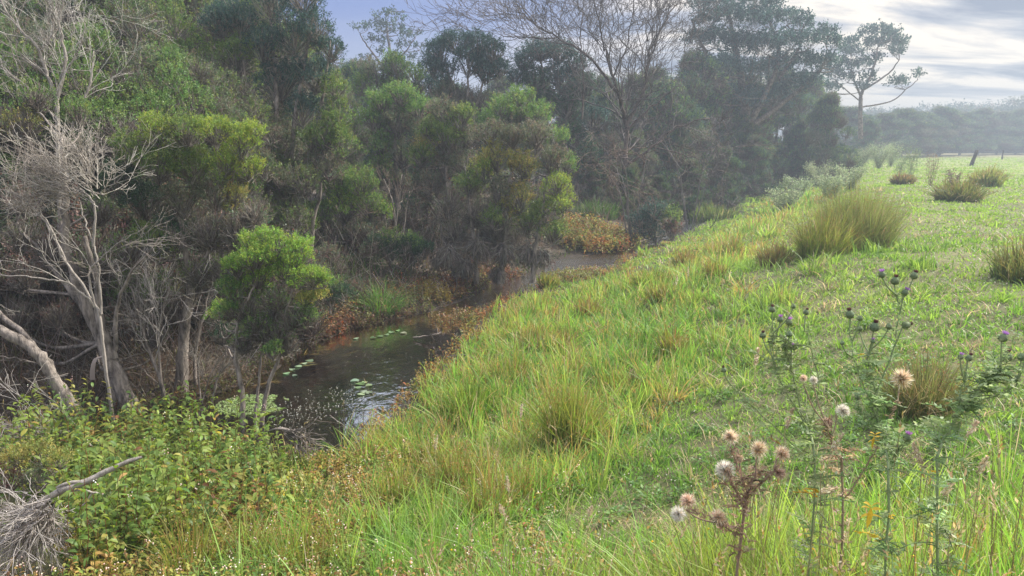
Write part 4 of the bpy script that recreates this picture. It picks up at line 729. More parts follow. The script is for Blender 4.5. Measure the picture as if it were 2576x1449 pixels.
knotweed('yellow_knotweed', F6, rng.uniform(.2, .36, len(F6)), [(.30, .24, .06), (.26, .22, .05), (.32, .18, .06)], [2, 2, 1], 8, .07, .1)

F7 = fringe([(200, 1060), (450, 1020), (560, 985), (690, 930), (740, 893), (800, 858), (870, 832), (960, 812), (1080, 785)], 1500, .16); d7, _ = sdist(F7[:, 0], F7[:, 1]); F7 = F7[d7 > -.06]
knotweed('margin_litter', F7, rng.uniform(.05, .22, len(F7)), [(.12, .085, .05), (.16, .11, .07), (.10, .11, .04), (.08, .055, .04), (.17, .17, .06)], [3, 2, 2, 3, 1], 7, .05, 0)
# undergrowth of the wooded bank
xy, r = wedge(120000, 6.5, 40, -46, 22); z, d, s = terrain(xy[:, 0], xy[:, 1], True)
keep = (s < 0) & (d > .05) & (d < 7) & (rng.random(len(xy)) < .35+.8*vnoise(xy[:, 0], xy[:, 1], 1.2, 71)); xy, r, z, d = [q[keep] for q in (xy, r, z, d)]; n = len(xy); mb = MB()
P3 = np.column_stack([xy, z-.02]); g = vnoise(xy[:, 0], xy[:, 1], .8, 72); hh = rng.uniform(.1, .5, n)*(.4+.9*sstep(.2, 1.5, d))
col = np.where((g > .52)[:, None], pick([(.06, .10, .025), (.09, .13, .03), (.05, .08, .03)], n), pick([(.12, .08, .05), (.17, .12, .08), (.09, .06, .04), (.10, .10, .04)], n))
k = rng.random(n) < .4; blades(mb, P3[k], hh[k], np.maximum(.003, .0009*r[k]), rng.uniform(.2, 1, k.sum()), col[k], None, 3)
k2 = ~k; u_ = unit(rng.normal(0, .6, (k2.sum(), 3))+np.array([0, 0, .6])); B = P3[k2]+np.array([0, 0, 1])*(hh[k2]*rng.random(k2.sum()))[:, None]; leaves(mb, B, u_, .05*rng.uniform(.5, 1.3, k2.sum()), .014, col[k2])
m = 5200; i_ = rng.integers(0, n, m); A0 = P3[i_]; dv = unit(rng.normal(0, .55, (m, 3))+np.array([0, 0, .75])); ln = rng.uniform(.3, 1.5, (m, 1))*np.minimum(1, .3+d[i_][:, None]*.8)
twigs(mb, A0, A0+dv*ln, .0045, .0025, pick([(.15, .12, .10), (.22, .18, .15), (.10, .075, .06), (.30, .27, .24)], m), .08)
for j in range(2):
    B = A0+dv*ln*rng.uniform(.3, .95, (m, 1)); e_ = unit(dv+rng.normal(0, .6, (m, 3))); twigs(mb, B, B+e_*ln*.35, .003, .0015, pick([(.15, .12, .10), (.22, .18, .15), (.28, .25, .22)], m), .1)
tag(mb.build('undergrowth', M_grass), kind='stuff')

# ------------------------------------------------------------------ tussocks (things)
def tussock(name, label, cat, px, py, z0, R0, h, n, pal, tippal, lean=.45, heads=.35, w=None, group=None, headcol=((.26, .14, .06), (.34, .20, .08)), mat=None, straw=.05):
    c = G(px, py, z0); c[2] = gz(c[0], c[1]); dist = c[1]; w = w or max(.0022, .00075*dist); root = tag(empty(name, c), label, cat, group); mb = MB()
    a = rng.random(n)*2*np.pi; q = rng.random(n)**.6; P = np.stack([np.cos(a)*R0*q, np.sin(a)*R0*q, np.full(n, -.03)], 1)
    P[:, 2] += np.array([0.0]*n); hh = h*np.where(rng.random(n) < .25, rng.uniform(.25, .6, n), rng.uniform(.55, 1.1, n))*(1-.2*q)*(.8+.4*vnoise(np.cos(a)*2+c[0], np.sin(a)*2+c[1], 1.3, 91)); ln = np.clip(lean*(q*.9+.15)*rng.uniform(.2, 2.1, n), .02, 1.2)
    col = pick(pal, n); col = np.where(rng.random((n, 1)) < straw, ST, col); dirs = a+rng.normal(0, .8, n)+.25; blades(mb, P, hh, np.full(n, w), ln, col, pick(tippal, n)*.4+col*.6, 4, dirs)
    mb.build('stems', mat or M_grass, root)
    if heads:
        k = rng.random(n) < heads; o = np.stack([np.cos(dirs), np.sin(dirs), 0*a], 1); t_ = rng.uniform(.72, .97, n)[:, None]
        T = P+o*(hh*ln)[:, None]*t_**1.7+np.array([0, 0, 1])*hh[:, None]*(t_-.35*ln[:, None]*t_*t_); T = T[k]; m2 = MB()
        for j in range(3): leaves(m2, T+rng.normal(0, .01, T.shape), unit(rng.normal(0, 1, T.shape)+np.array([0, 0, .4])), np.full(len(T), max(.016, .0012*dist)), np.full(len(T), max(.003, .0004*dist)), pick(headcol, len(T)))
        tag(m2.build('seed_heads', M_flat, root), kind='stuff')
    return root
RG = [(.14, .22, .035), (.19, .27, .04), (.10, .17, .03), (.22, .26, .06)]; RT = [(.34, .22, .09), (.24, .20, .07), (.24, .27, .08)]
tussock('rush_tussock', 'largest rush clump, broad green stems with pinkish brown tops, on the grassy crest', 'rush', 2160, 600, 1.4, .56, 1.3, 3000, [(.14, .22, .06), (.18, .26, .07), (.11, .17, .05), (.2, .23, .08)], [(.28, .22, .12), (.22, .26, .09)], .32, .3, w=.004, group=None)
tussock('rush_tussock', 'brownish topped rush clump leaning on the creek side of the largest clump', 'rush', 2075, 610, 1.4, .42, 1.0, 1400, RG, [(.30, .20, .10), (.3, .26, .12)], .5, .4, w=.0045)
tussock('rush_tussock', 'upright rush clump with rusty seed tips midway down the bank facing the pool', 'rush', 1440, 965, .95, .22, .72, 1100, RG, RT, .38, .6, headcol=((.30, .13, .05), (.36, .20, .07)))
tussock('rush_tussock', 'fresh green rush clump overhanging the near edge of the dark pool', 'rush', 1180, 1000, .35, .26, .5, 700, [(.10, .18, .025), (.13, .21, .03)], [(.15, .22, .03), (.25, .18, .06)], .4, .25)
tussock('rush_tussock', 'rush clump with brown flecked tips at the water bend below the leafless tree', 'rush', 1640, 715, .5, .3, .45, 600, RG, RT, .4, .5)
tussock('rush_tussock', 'tall thin rush clump with brown seed heads in the near bank, below the pool corner', 'rush', 1150, 1170, .6, .18, .55, 480, [(.10, .16, .025), (.14, .17, .04)], RT, .3, .7, headcol=((.30, .13, .05), (.40, .22, .08)))
tussock('rush_tussock', 'dark brownish rush clump directly behind the thistle stems', 'rush', 2330, 920, 1.4, .24, .55, 800, [(.11, .15, .04), (.14, .13, .05), (.08, .12, .03)], [(.24, .16, .09), (.2, .15, .07)], .5, .35)
tussock('rush_tussock', 'dark green rush clump cut by the right edge of the view', 'rush', 2590, 700, 1.4, .4, .6, 900, [(.06, .10, .03), (.10, .12, .03)], RT, .5, .2)
tussock('rush_tussock', 'spreading dark rush clump in the paddock behind the largest clump', 'rush', 2410, 505, 1.4, .55, .8, 900, [(.07, .11, .03), (.12, .15, .035)], [(.25, .16, .10), (.2, .2, .06)], .7, .4)
tussock('rush_tussock', 'reddish topped rush clump at the paddock side of the dark spreading clump', 'rush', 2480, 470, 1.4, .5, .9, 700, RG, [(.30, .17, .12), (.3, .2, .12)], .4, .6)
tussock('rush_tussock', 'small round brown topped rush ball left of the pale weeds', 'rush', 2270, 462, 1.4, .4, .55, 500, [(.13, .14, .05), (.11, .12, .04)], RT, .5, .5)
tussock('rush_tussock', 'brown rush clump low on the slope left of the largest clump', 'rush', 1955, 615, 1.35, .3, .45, 500, [(.14, .14, .05), (.12, .10, .04)], RT, .4, .5)
tussock('sedge_tussock', 'bright green arching sedge on the far mud edge above the red knotweed', 'sedge', 960, 775, .15, .3, .75, 480, [(.08, .17, .04), (.11, .20, .05)], [(.12, .21, .05)], .95, 0, w=.006)
tussock('sedge_tussock', 'small tuft of bright grass at the corner where knotweed meets the pool', 'sedge', 735, 1195, .1, .10, .34, 170, [(.11, .20, .035), (.13, .22, .04)], [(.15, .22, .05)], .8, 0, w=.0032)
tussock('sedge_tussock', 'small green tuft in the bare reddish mud below the pool', 'sedge', 850, 1240, .25, .09, .26, 150, [(.11, .19, .04), (.15, .20, .05)], [(.15, .2, .05)], .8, 0, w=.003)
tussock('reed_clump', 'soft green reeds behind the orange island in the creek', 'reed', 1500, 572, .2, .7, .8, 700, [(.07, .14, .035), (.10, .17, .04)], [(.10, .17, .05)], .5, 0)
tussock('reed_clump', 'pale green reed bank where the creek bends out of sight', 'reed', 1790, 535, .3, 1.0, .8, 800, [(.09, .14, .045), (.12, .17, .05)], [(.14, .18, .05)], .4, .1)
k_ = 0
for px, py, z_ in [(1290, 880, .6), (1350, 800, .6), (1420, 790, .7), (1560, 820, 1.1), (1660, 700, .9), (1700, 760, 1.2), (1080, 1080, .5), (1000, 1190, .55), (1300, 1100, 1.0), (1800, 640, 1.2), (1720, 610, .8), (1850, 560, 1.2), (1480, 740, .6), (1230, 1180, .9), (1380, 700, .2), (620, 1370, .5), (480, 1420, .5), (760, 1400, .6)]:
    tussock('bank_rush', 'slender green and amber rush tuft growing in the long grass of the near bank', 'rush', px, py, z_, random.uniform(.12, .25), random.uniform(.34, .55), 330, RG+[(.25, .18, .06)], RT, .4, .5, group='small rush tufts along the near bank')
def weed(label, px, py, d_, h, n, pal, lw=.012, name='weed', stems=9, spread=.18, ll=.05):
    c = G(px, py, 1.4); c[2] = gz(c[0], c[1]); root = tag(empty(name, c), label, 'weed'); mb = MB(); ml = MB()
    a = rng.random(stems)*6.28; T = np.stack([np.cos(a)*spread*h, np.sin(a)*spread*h, rng.uniform(.75, 1, stems)*h], 1)*np.array([1.2, 1.2, 1]); B = rng.normal(0, .04, (stems, 3))*np.array([1, 1, 0])
    twigs(mb, B, T, .008, .004, pick([(.14, .14, .07), (.2, .17, .1)], stems), .04); i_ = rng.integers(0, stems, n); t_ = rng.random((n, 1))**.7
    leaves(ml, B[i_]*(1-t_)+T[i_]*t_+rng.normal(0, .09*h, (n, 3)), unit(rng.normal(0, 1, (n, 3))+np.array([0, 0, .5])), ll*rng.uniform(.5, 1.3, n), lw, pick(pal, n)); mb.build('stems', M_twig, root); ml.build('foliage', M_grass, root)
GW = [(.25, .30, .17), (.30, .34, .21), (.19, .24, .13)]
weed('tall narrow blue green thistle like weed on the skyline of the crest', 2290, 445, 0, 1.5, 900, [(.16, .22, .12), (.20, .26, .15)], .012, spread=.12, ll=.12)
weed('second narrow blue green weed, shorter, just left of the tall one', 2262, 440, 0, 1.2, 700, [(.18, .24, .13), (.20, .26, .15)], .012, spread=.2, ll=.12)
weed('dark brown dried dock stalk in the paddock grass', 2340, 470, 0, 1.3, 700, [(.17, .14, .10), (.22, .17, .12)], .010, spread=.16, ll=.06)
weed('brown dried weed beside the dark dock stalk', 2395, 480, 0, .8, 600, [(.17, .15, .10), (.2, .16, .11)], .018, spread=.25, ll=.06)
for px, py, h_, sp_ in [(2060, 440, 1.3, .4), (2110, 430, 1.4, .45), (2160, 425, 1.5, .4), (2010, 455, 1.0, .5), (2210, 425, 1.6, .35), (1975, 475, .9, .5), (2240, 420, 1.7, .3), (2090, 470, .9, .5), (2140, 462, 1.0, .5)]:
    c = weed('pale grey green feathery weed massed along the crest behind the largest rush clump', px, py, 0, h_, 3000, GW, .017, stems=30, spread=sp_, ll=.085)
for o in [o for o in C.objects if o.get('label', '').startswith('pale grey green feathery')]: o['group'] = 'pale weeds along the crest'

# small yellow shrub and dead root mass, lower left; driftwood
make_tree('shrub', 'small yellow green shrub poking in at the left edge above the tangled dead roots', 'shrub', 5.0, (60, 1330), [([(70, 1330), (60, 1260), (60, 1200)], .012, .005), ([(70, 1330), (110, 1250), (130, 1190)], .008, .004)],
 [(40, 1160, 42, .9, 'y'), (100, 1150, 38, .9, 'y'), (150, 1170, 28, .6, 'y'), (20, 1215, 45, .5, 'r'), (90, 1215, 40, .5, 'o'), (-30, 1180, 40, .8, 'y')], l=.017, thick=1, dens=.8)
def driftwood():
    dp = 4.35; b = D(150, 1240, dp); root = tag(empty('fallen_branch', b), 'forked grey dead branch lying over the leafy knotweed, lower left', 'branch'); mb = MB(); mt = MB()
    for P, r0, r1 in [([(358, 1150), (320, 1162), (270, 1185), (215, 1212), (150, 1235)], .011, .024), ([(215, 1212), (170, 1215), (140, 1228)], .013, .006), ([(155, 1240), (200, 1232), (230, 1238), (262, 1243)], .009, .006), ([(232, 1240), (215, 1265), (188, 1292)], .006, .005), ([(150, 1235), (90, 1270), (40, 1290)], .022, .016)]:
        s_ = spline([D(q[0], q[1], dp-.0006*(358-q[0])) for q in P], 6, .002); tube(mb, s_, np.linspace(r0, r1, len(s_)), WHITE, 8, wob=.12)
    mb.build('limb', DEADBARK, root, True, b); m2 = MB(); dp2 = 4.0; A0 = D(110, 1280, dp2)
    r2 = tag(empty('dead_shrub', A0), 'tangle of pale fine dead twigs spilling down at the lower left edge', 'shrub')
    for k in range(80):
        tgt = D(random.uniform(-60, 130), random.uniform(1310, 1470), dp2+random.uniform(-.15, .2)); v_ = tgt-A0; l_ = np.linalg.norm(v_); bare(m2, A0+rng.normal(0, .035, 3), unit(v_/l_+rng.normal(0, .12, 3)), l_*random.uniform(.35, .6), .0045, 3, random.choice([(.46, .42, .38), (.36, .32, .29), (.26, .22, .19)]), .3, -.05, .74, (2, 3), minr=.0018)
    for k in range(14):
        tgt = D(random.uniform(-100, 20), random.uniform(1270, 1340), dp2); v_ = tgt-A0; l_ = np.linalg.norm(v_); bare(m2, A0+rng.normal(0, .03, 3), unit(v_/l_+rng.normal(0, .15, 3)), l_*.4, .004, 3, random.choice(PALE), .3, 0, .74, (2, 3), minr=.0016)
    tag(m2.build('twigs', M_twig, r2, False, A0), kind='stuff')
driftwood()
limb_tree('fallen_branch', 'long thin bleached branch lying low across the shade at the left edge', 'branch', 6.4, (300, 1170),
 [([(370, 1160), (280, 1135), (180, 1110), (80, 1105), (-30, 1120)], .008, .005, 0, 8), ([(300, 1140), (230, 1100), (160, 1085), (60, 1070), (-20, 1060)], .006, .003, 0, 10), ([(330, 1180), (240, 1175), (150, 1190)], .005, .003, 0, 3)], [(180, 1110, 0, 1090, 8, .15, .5)], twpal=PALE, bark=DEADBARK)
def drift_root():
    dp = 6.5; A0 = D(712, 1080, dp); root = tag(empty('driftwood', A0), 'shaggy grey driftwood snag dangling fibres over the near end of the pool', 'driftwood'); mt = MB()
    for k in range(26):
        t0 = D(715+random.uniform(-5, 25), 1082+random.uniform(-4, 10), dp+random.uniform(-.05, .1)); t1 = D(random.uniform(760, 815), random.uniform(1105, 1140), dp-.1); v_ = t1-t0; bare(mt, t0, unit(unit(v_)+rng.normal(0, .14, 3)), np.linalg.norm(v_)*.5, .008, 2, random.choice([(.2, .17, .15), (.28, .24, .21), (.14, .12, .1)]), .25, 0, .8, (2, 2), minr=.003)
    P = spline([D(665, 1090, dp+.3), D(690, 1080, dp), D(715, 1080, dp), D(745, 1092, dp)], 5); tube(mt, P, np.linspace(.006, .02, len(P)), (.2, .17, .15), 6, wob=.2); mt.build('fibres', M_twig, root, False, A0)
drift_root()
# peeled bark strip on the old trunk
mb = MB(); P = spline([D(258, 895, 7.95), D(240, 903, 7.9), D(233, 925, 7.88), D(232, 955, 7.9)], 6); sd_ = np.array([.022, .01, 0]); nP = len(P); V = np.concatenate([P-sd_*np.linspace(.6, 1, nP)[:, None], P+sd_*np.linspace(.4, 1, nP)[:, None]+np.array([0, 0, -.01])]); V = np.concatenate([V, V+np.array([0, .008, 0])])
i_ = np.arange(nP-1)[:, None]; mb.add(V, np.concatenate([i_+np.array([[0, 1, nP+1, nP]]), i_+2*nP+np.array([[0, nP, nP+1, 1]])]), (.42, .36, .33))
tag(mb.build('bark_strip', M_flat), 'pale pink curl of paper bark hanging off the old fluted trunk', 'bark')
# sticks in the water
for P, r_, lab in [([(1055, 965), (1090, 955), (1130, 950)], .008, 'thin pale stick poking out over the pool from the near bank'), ([(1120, 900), (1150, 893), (1190, 897)], .012, 'bleached stick at the pool edge between two grass clumps'), ([(1040, 850), (1075, 845), (1110, 838)], .016, 'grey stick with debris lying in the shallows across the pool'), ([(1010, 1005), (1040, 985), (1060, 990)], .007, 'short grey stick on the near water line'), ([(1600, 612), (1640, 598), (1690, 590)], .03, 'forked grey drift stick lying in the creek under the round leafy shrub'), ([(830, 1045), (880, 1080), (905, 1090)], .005, 'fine bare stem leaning over the near end of the pool')]:
    mb = MB(); Q = spline([G(q[0], q[1], .03+.05*k) for k, q in enumerate(P)], 5, .01); tube(mb, Q, np.linspace(r_, r_*.5, len(Q)), (.9, .85, .8), 6, wob=.2)
    for j in range(4): bare(mb, Q[random.randint(2, len(Q)-1)], unit(rng.normal(0, 1, 3)*np.array([1, 1, .3])), .22, r_*.4, 1, (.6, .55, .5), .4, 0, .7, (2, 2), minr=.003)
    tag(mb.build('stick', DEADBARK, None, True), lab, 'stick')
make_tree('shrub', 'round dark leafy shrub at the water in front of the creek bend', 'shrub', 22, (1650, 610), [([(1650, 615), (1645, 580), (1640, 550)], .04, .012), ([(1655, 612), (1680, 570)], .03, .012)],
 [(1610, 560, 30, .8, 'u'), (1645, 540, 34, .85, 'u'), (1685, 555, 30, .8, 'g'), (1640, 580, 34, .5, 'u'), (1690, 590, 26, .5, 'r'), (1605, 590, 26, .3, 'u')], dens=.8)
# broad dark ferns and shrubs at the foot of the wooded bank
for px, py, d_, lab in [(980, 600, 14.5, 'low dark fern like shrub under the slim saplings'), (1030, 610, 14.8, 'low leafy shrub beside the slim saplings, nearest the shaggy bush'), (830, 720, 11.2, 'dark shaded shrub at the water behind the lime bush')]:
    make_tree('shrub', lab, 'shrub', d_, (px, py+60), [([(px, py+70), (px, py+30), (px+4, py)], .02, .008)], [(px-35, py+20, 26, .9, 'd'), (px+5, py+5, 28, .9, 'g' if px < 1100 else 'd'), (px+40, py+25, 26, .9, 'd'), (px, py+40, 38, .7, 'd')], dens=.8)
ug = None
UL = 'low twiggy brown and green bush filling the dim floor behind the trunks'
ubush = gen_tree('bush', UL, 'bush', 1.8, 1.0, 16, .04, OLIVE+DARK+RUST, lr=(.3, .5), leafy=.4, low=.05, tr=.03, tw=.005, twpal=BROWN+GREY, nst=3)
for k, (px, d_) in enumerate([(-150, 9.6), (-40, 9.9), (60, 9.7), (150, 10), (250, 10.2), (340, 9.9), (430, 10.4), (530, 10.2), (620, 10.6), (700, 11), (-100, 11), (20, 11.3), (180, 11.5), (380, 11.6), (600, 12), (760, 12.2), (840, 13), (1090, 18), (1180, 18), (1290, 19), (930, 15), (1000, 17)]):
    p_ = D(px, 900, d_); zz_ = gz(p_[0], p_[1])-.1; s_ = random.uniform(.8, 1.2)*(1 if d_ < 14 else 1.25)*(.5 if 740 < px < 1050 else 1)
    if k == 0: ubush.location = (p_[0], p_[1], zz_); ubush['group'] = 'low bushes under the trees'
    else: copy_tree(ubush, (p_[0], p_[1], zz_), random.uniform(0, 6), s_, UL, 'low bushes under the trees')

# ------------------------------------------------------------------ on the water
def pad(r, nlobe=14):
    a = np.linspace(.25, 2*np.pi-.25, nlobe); V = [[0, 0, .006]]+[[math.cos(q)*r*(1+.06*math.sin(3*q)), math.sin(q)*r*.85, .008+.006*math.sin(2*q)] for q in a]; V = np.array(V); V = np.concatenate([V, V-np.array([0, 0, .004])])
    m = nlobe+1; F = np.array([[0, k, k+1] for k in range(1, nlobe)]); return V, np.concatenate([F, F[:, ::-1]+m])
k0 = 0
PC = [(.17, .24, .12), (.22, .28, .18), (.15, .22, .09)]
for gi, (grp, lab, pts) in enumerate([('lily pads of the floating cluster', 'pale green lily pad in the small cluster floating mid pool', [(892, 958), (905, 966), (918, 962), (928, 970), (900, 975), (915, 985), (928, 988), (908, 992)]),
   ('lily pads by the lime bush', 'green lily pad floating by the twigs right of the lime bush trunks', [(720, 940), (735, 930), (750, 922), (765, 915), (742, 945), (778, 908)]),
   ('lily pads under the far mud edge', 'tiny lily pad lying along the far edge below the red knotweed', [(938, 850), (955, 846), (972, 842), (985, 836), (1000, 832), (895, 852), (1015, 838)]),
   ('lily pads on the near margin', 'whitish lily pad at the right margin of the pool', [(1165, 835), (1178, 842), (1190, 850), (1140, 866), (1155, 905), (1175, 910), (1185, 878)])]):
    for px, py in pts:
        mb = MB(); V, F = pad(random.uniform(.04, .06)); mb.add(V, F, pick(PC, 1)[0]); o = mb.build('lily_pad', M_flat); o.location = G(px, py, .008); o.rotation_euler = (0, 0, random.uniform(0, 6.28)); tag(o, lab, 'lily pad', grp)
mb = MB(); c = G(635, 1018, 0); m = 1500; a = rng.random(m)*6.28; q = rng.random(m)**.5; P = np.stack([c[0]+np.cos(a)*q*.42, c[1]+np.sin(a)*q*.36, .006+.004*rng.random(m)], 1); P = P[(vnoise(P[:, 0], P[:, 1], 7, 81) > .3) | (q < .6)]
up = unit(rng.normal(0, 1, (len(P), 3))*np.array([1, 1, .06])); 
def flat_leaf(mb, P, r_, col):
    n = len(P); a = rng.random(n)*6.28; u1 = np.stack([np.cos(a), np.sin(a), rng.normal(0, .08, n)], 1); u2 = np.stack([-np.sin(a), np.cos(a), rng.normal(0, .08, n)], 1); r_ = np.broadcast_to(r_, (n,))[:, None]
    V = np.stack([P-u1*r_, P-u2*r_*.7, P+u1*r_, P+u2*r_*.7], 1); mb.add(V.reshape(-1, 3), np.arange(4*n).reshape(n, 4), np.repeat(np.broadcast_to(col, (n, 3)), 4, axis=0))
flat_leaf(mb, P, rng.uniform(.008, .016, len(P)), pick([(.26, .34, .12), (.22, .30, .10), (.32, .38, .18)], len(P)))
S_ = fringe([(1165, 840), (1190, 852), (1200, 870), (1160, 890)], 500, .07); flat_leaf(mb, np.column_stack([S_, np.full(len(S_), .01)]), .01, pick([(.3, .34, .2), (.4, .42, .3)], len(S_)))
tag(mb.build('duckweed', M_flat), kind='stuff')
mb = MB(); S_ = fringe([(700, 1060), (760, 1040), (820, 1010), (870, 990)], 260, .22); dS, _ = sdist(S_[:, 0], S_[:, 1]); S_ = S_[dS < -.1]; flat_leaf(mb, np.column_stack([S_, np.full(len(S_), .008)]), rng.uniform(.004, .011, len(S_)), (.6, .58, .5)); S_ = fringe([(1300, 720), (1190, 790), (1080, 850), (900, 900), (850, 1080)], 130, .3); dS, _ = sdist(S_[:, 0], S_[:, 1]); S_ = S_[dS < -.1]; flat_leaf(mb, np.column_stack([S_, np.full(len(S_), .008)]), .008, (.45, .4, .3))
tag(mb.build('floating_debris', M_flat), kind='stuff')
# submerged weed streaming below the surface
mb = MB(); c = rng.uniform([-3.6, 6.4], [-.6, 11.5], (2600, 2)); d_, _ = sdist(c[:, 0], c[:, 1]); c = c[(d_ < -.15) & (vnoise(c[:, 0], c[:, 1], 1.4, 85) > .5)]; zb = terrain(c[:, 0], c[:, 1]); a = .5+rng.normal(0, .5, len(c)); u_ = unit(np.stack([np.cos(a), np.sin(a), rng.uniform(0, .12, len(c))], 1))
big_leaves(mb, np.column_stack([c, np.maximum(zb+.04, -.16)]), u_, rng.uniform(.15, .4, len(c)), .008, pick([(.22, .17, .05), (.14, .12, .03), (.28, .2, .08)], len(c)), .05)
tag(mb.build('water_weed', M_grass), kind='stuff')

# ------------------------------------------------------------------ thistles
TG = [(.23, .31, .14), (.28, .35, .18), (.18, .26, .11)]
def head_green(root, c, up, R0, tip):
    """spiny bulb with a tuft of florets"""
    up = unit(np.asarray(up, float)); s1 = unit(np.cross(up, [.3, 1, .2])); s2 = np.cross(up, s1); m = MB(); prof = [(-1.0, .18), (-.85, .62), (-.5, .95), (-.05, 1.0), (.35, .82), (.65, .55), (.85, .42)]
    k = 14; rings = []
    for t_, r_ in prof:
        for j in range(k): a_ = j*6.2832/k+(t_*3); rings.append(c+up*t_*R0*1.05+(s1*math.cos(a_)+s2*math.sin(a_))*R0*r_)
    F = np.array([[i*k+j, i*k+(j+1) % k, (i+1)*k+(j+1) % k, (i+1)*k+j] for i in range(len(prof)-1) for j in range(k)]); m.add(np.array(rings), F, (.20, .26, .15))
    n = 110; t_ = rng.uniform(-.85, .8, n); a_ = rng.random(n)*6.28; rr = np.interp(t_, [q[0] for q in prof], [q[1] for q in prof]); o = s1*np.cos(a_)[:, None]+s2*np.sin(a_)[:, None]
    P = c+up*(t_*R0*1.05)[:, None]+o*(rr*R0*.97)[:, None]; leaves(m, P, unit(o*.9+up*.55+rng.normal(0, .12, (n, 3))), rng.uniform(.25, .6, n)*R0, R0*.05, pick([(.24, .28, .15), (.32, .34, .20), (.17, .22, .10)], n))
    hd = m.build('flower_head', M_flat, root, False, root.location)
    f = MB(); n = 130; a_ = rng.random(n)*6.28; q = rng.random(n)**.5; o = s1*np.cos(a_)[:, None]+s2*np.sin(a_)[:, None]
    if tip == 'p': spread, L0, cols, w_ = .75, .95, [(.42, .20, .48), (.50, .28, .56), (.36, .15, .42)], .035
    elif tip == 'b': spread, L0, cols, w_ = .12, .85, [(.09, .045, .04), (.14, .075, .06), (.16, .08, .09)], .05
    else: return hd
    leaves(f, c+up*R0*.75+o*(q*R0*.40)[:, None], unit(up[None]+o*(spread*q)[:, None]+rng.normal(0, .08, (n, 3))), R0*L0*rng.uniform(.75, 1.15, n), R0*w_, pick(cols, n)); f.build('florets', M_flat, hd, False)
    fo = hd.children[0]; fo.data.transform(__import__('mathutils').Matrix.Translation(-root.location)); return hd
def head_dry(root, c, up, R0, kind):
    up = unit(np.asarray(up, float)); m = MB(); n = 520 if kind != 'w' else 750
    if kind == 'w':
        dv = unit(rng.normal(size=(n, 3))+up*.55); leaves(m, c+dv*R0*.1, dv, R0*rng.uniform(.85, 1.15, n), R0*.03, pick([(.72, .68, .60), (.82, .79, .73), (.62, .55, .46)], n)); rim = (.40, .28, .18)
    elif kind == 'c':     # spent cup seen from the side
        dv = unit(rng.normal(size=(n, 3))+up*1.1); leaves(m, c, dv, R0*rng.uniform(.6, .95, n), R0*.04, pick([(.50, .39, .28), (.40, .30, .21), (.60, .50, .38)], n)); rim = (.26, .17, .11)
    else:
        dv = unit(rng.normal(size=(n, 3))+up*.8); leaves(m, c, dv, R0*rng.uniform(.75, 1.3, n), R0*.045, pick([(.72, .60, .44), (.82, .73, .58), (.58, .44, .30)], n)); rim = (.46, .31, .18)
    k = 60; dv = unit(rng.normal(size=(k, 3))-up*.3); leaves(m, c-up*R0*.1, dv, R0*.45, R0*.07, pick([rim], k)); m.build('seed_head', M_flat, root, False, root.location)
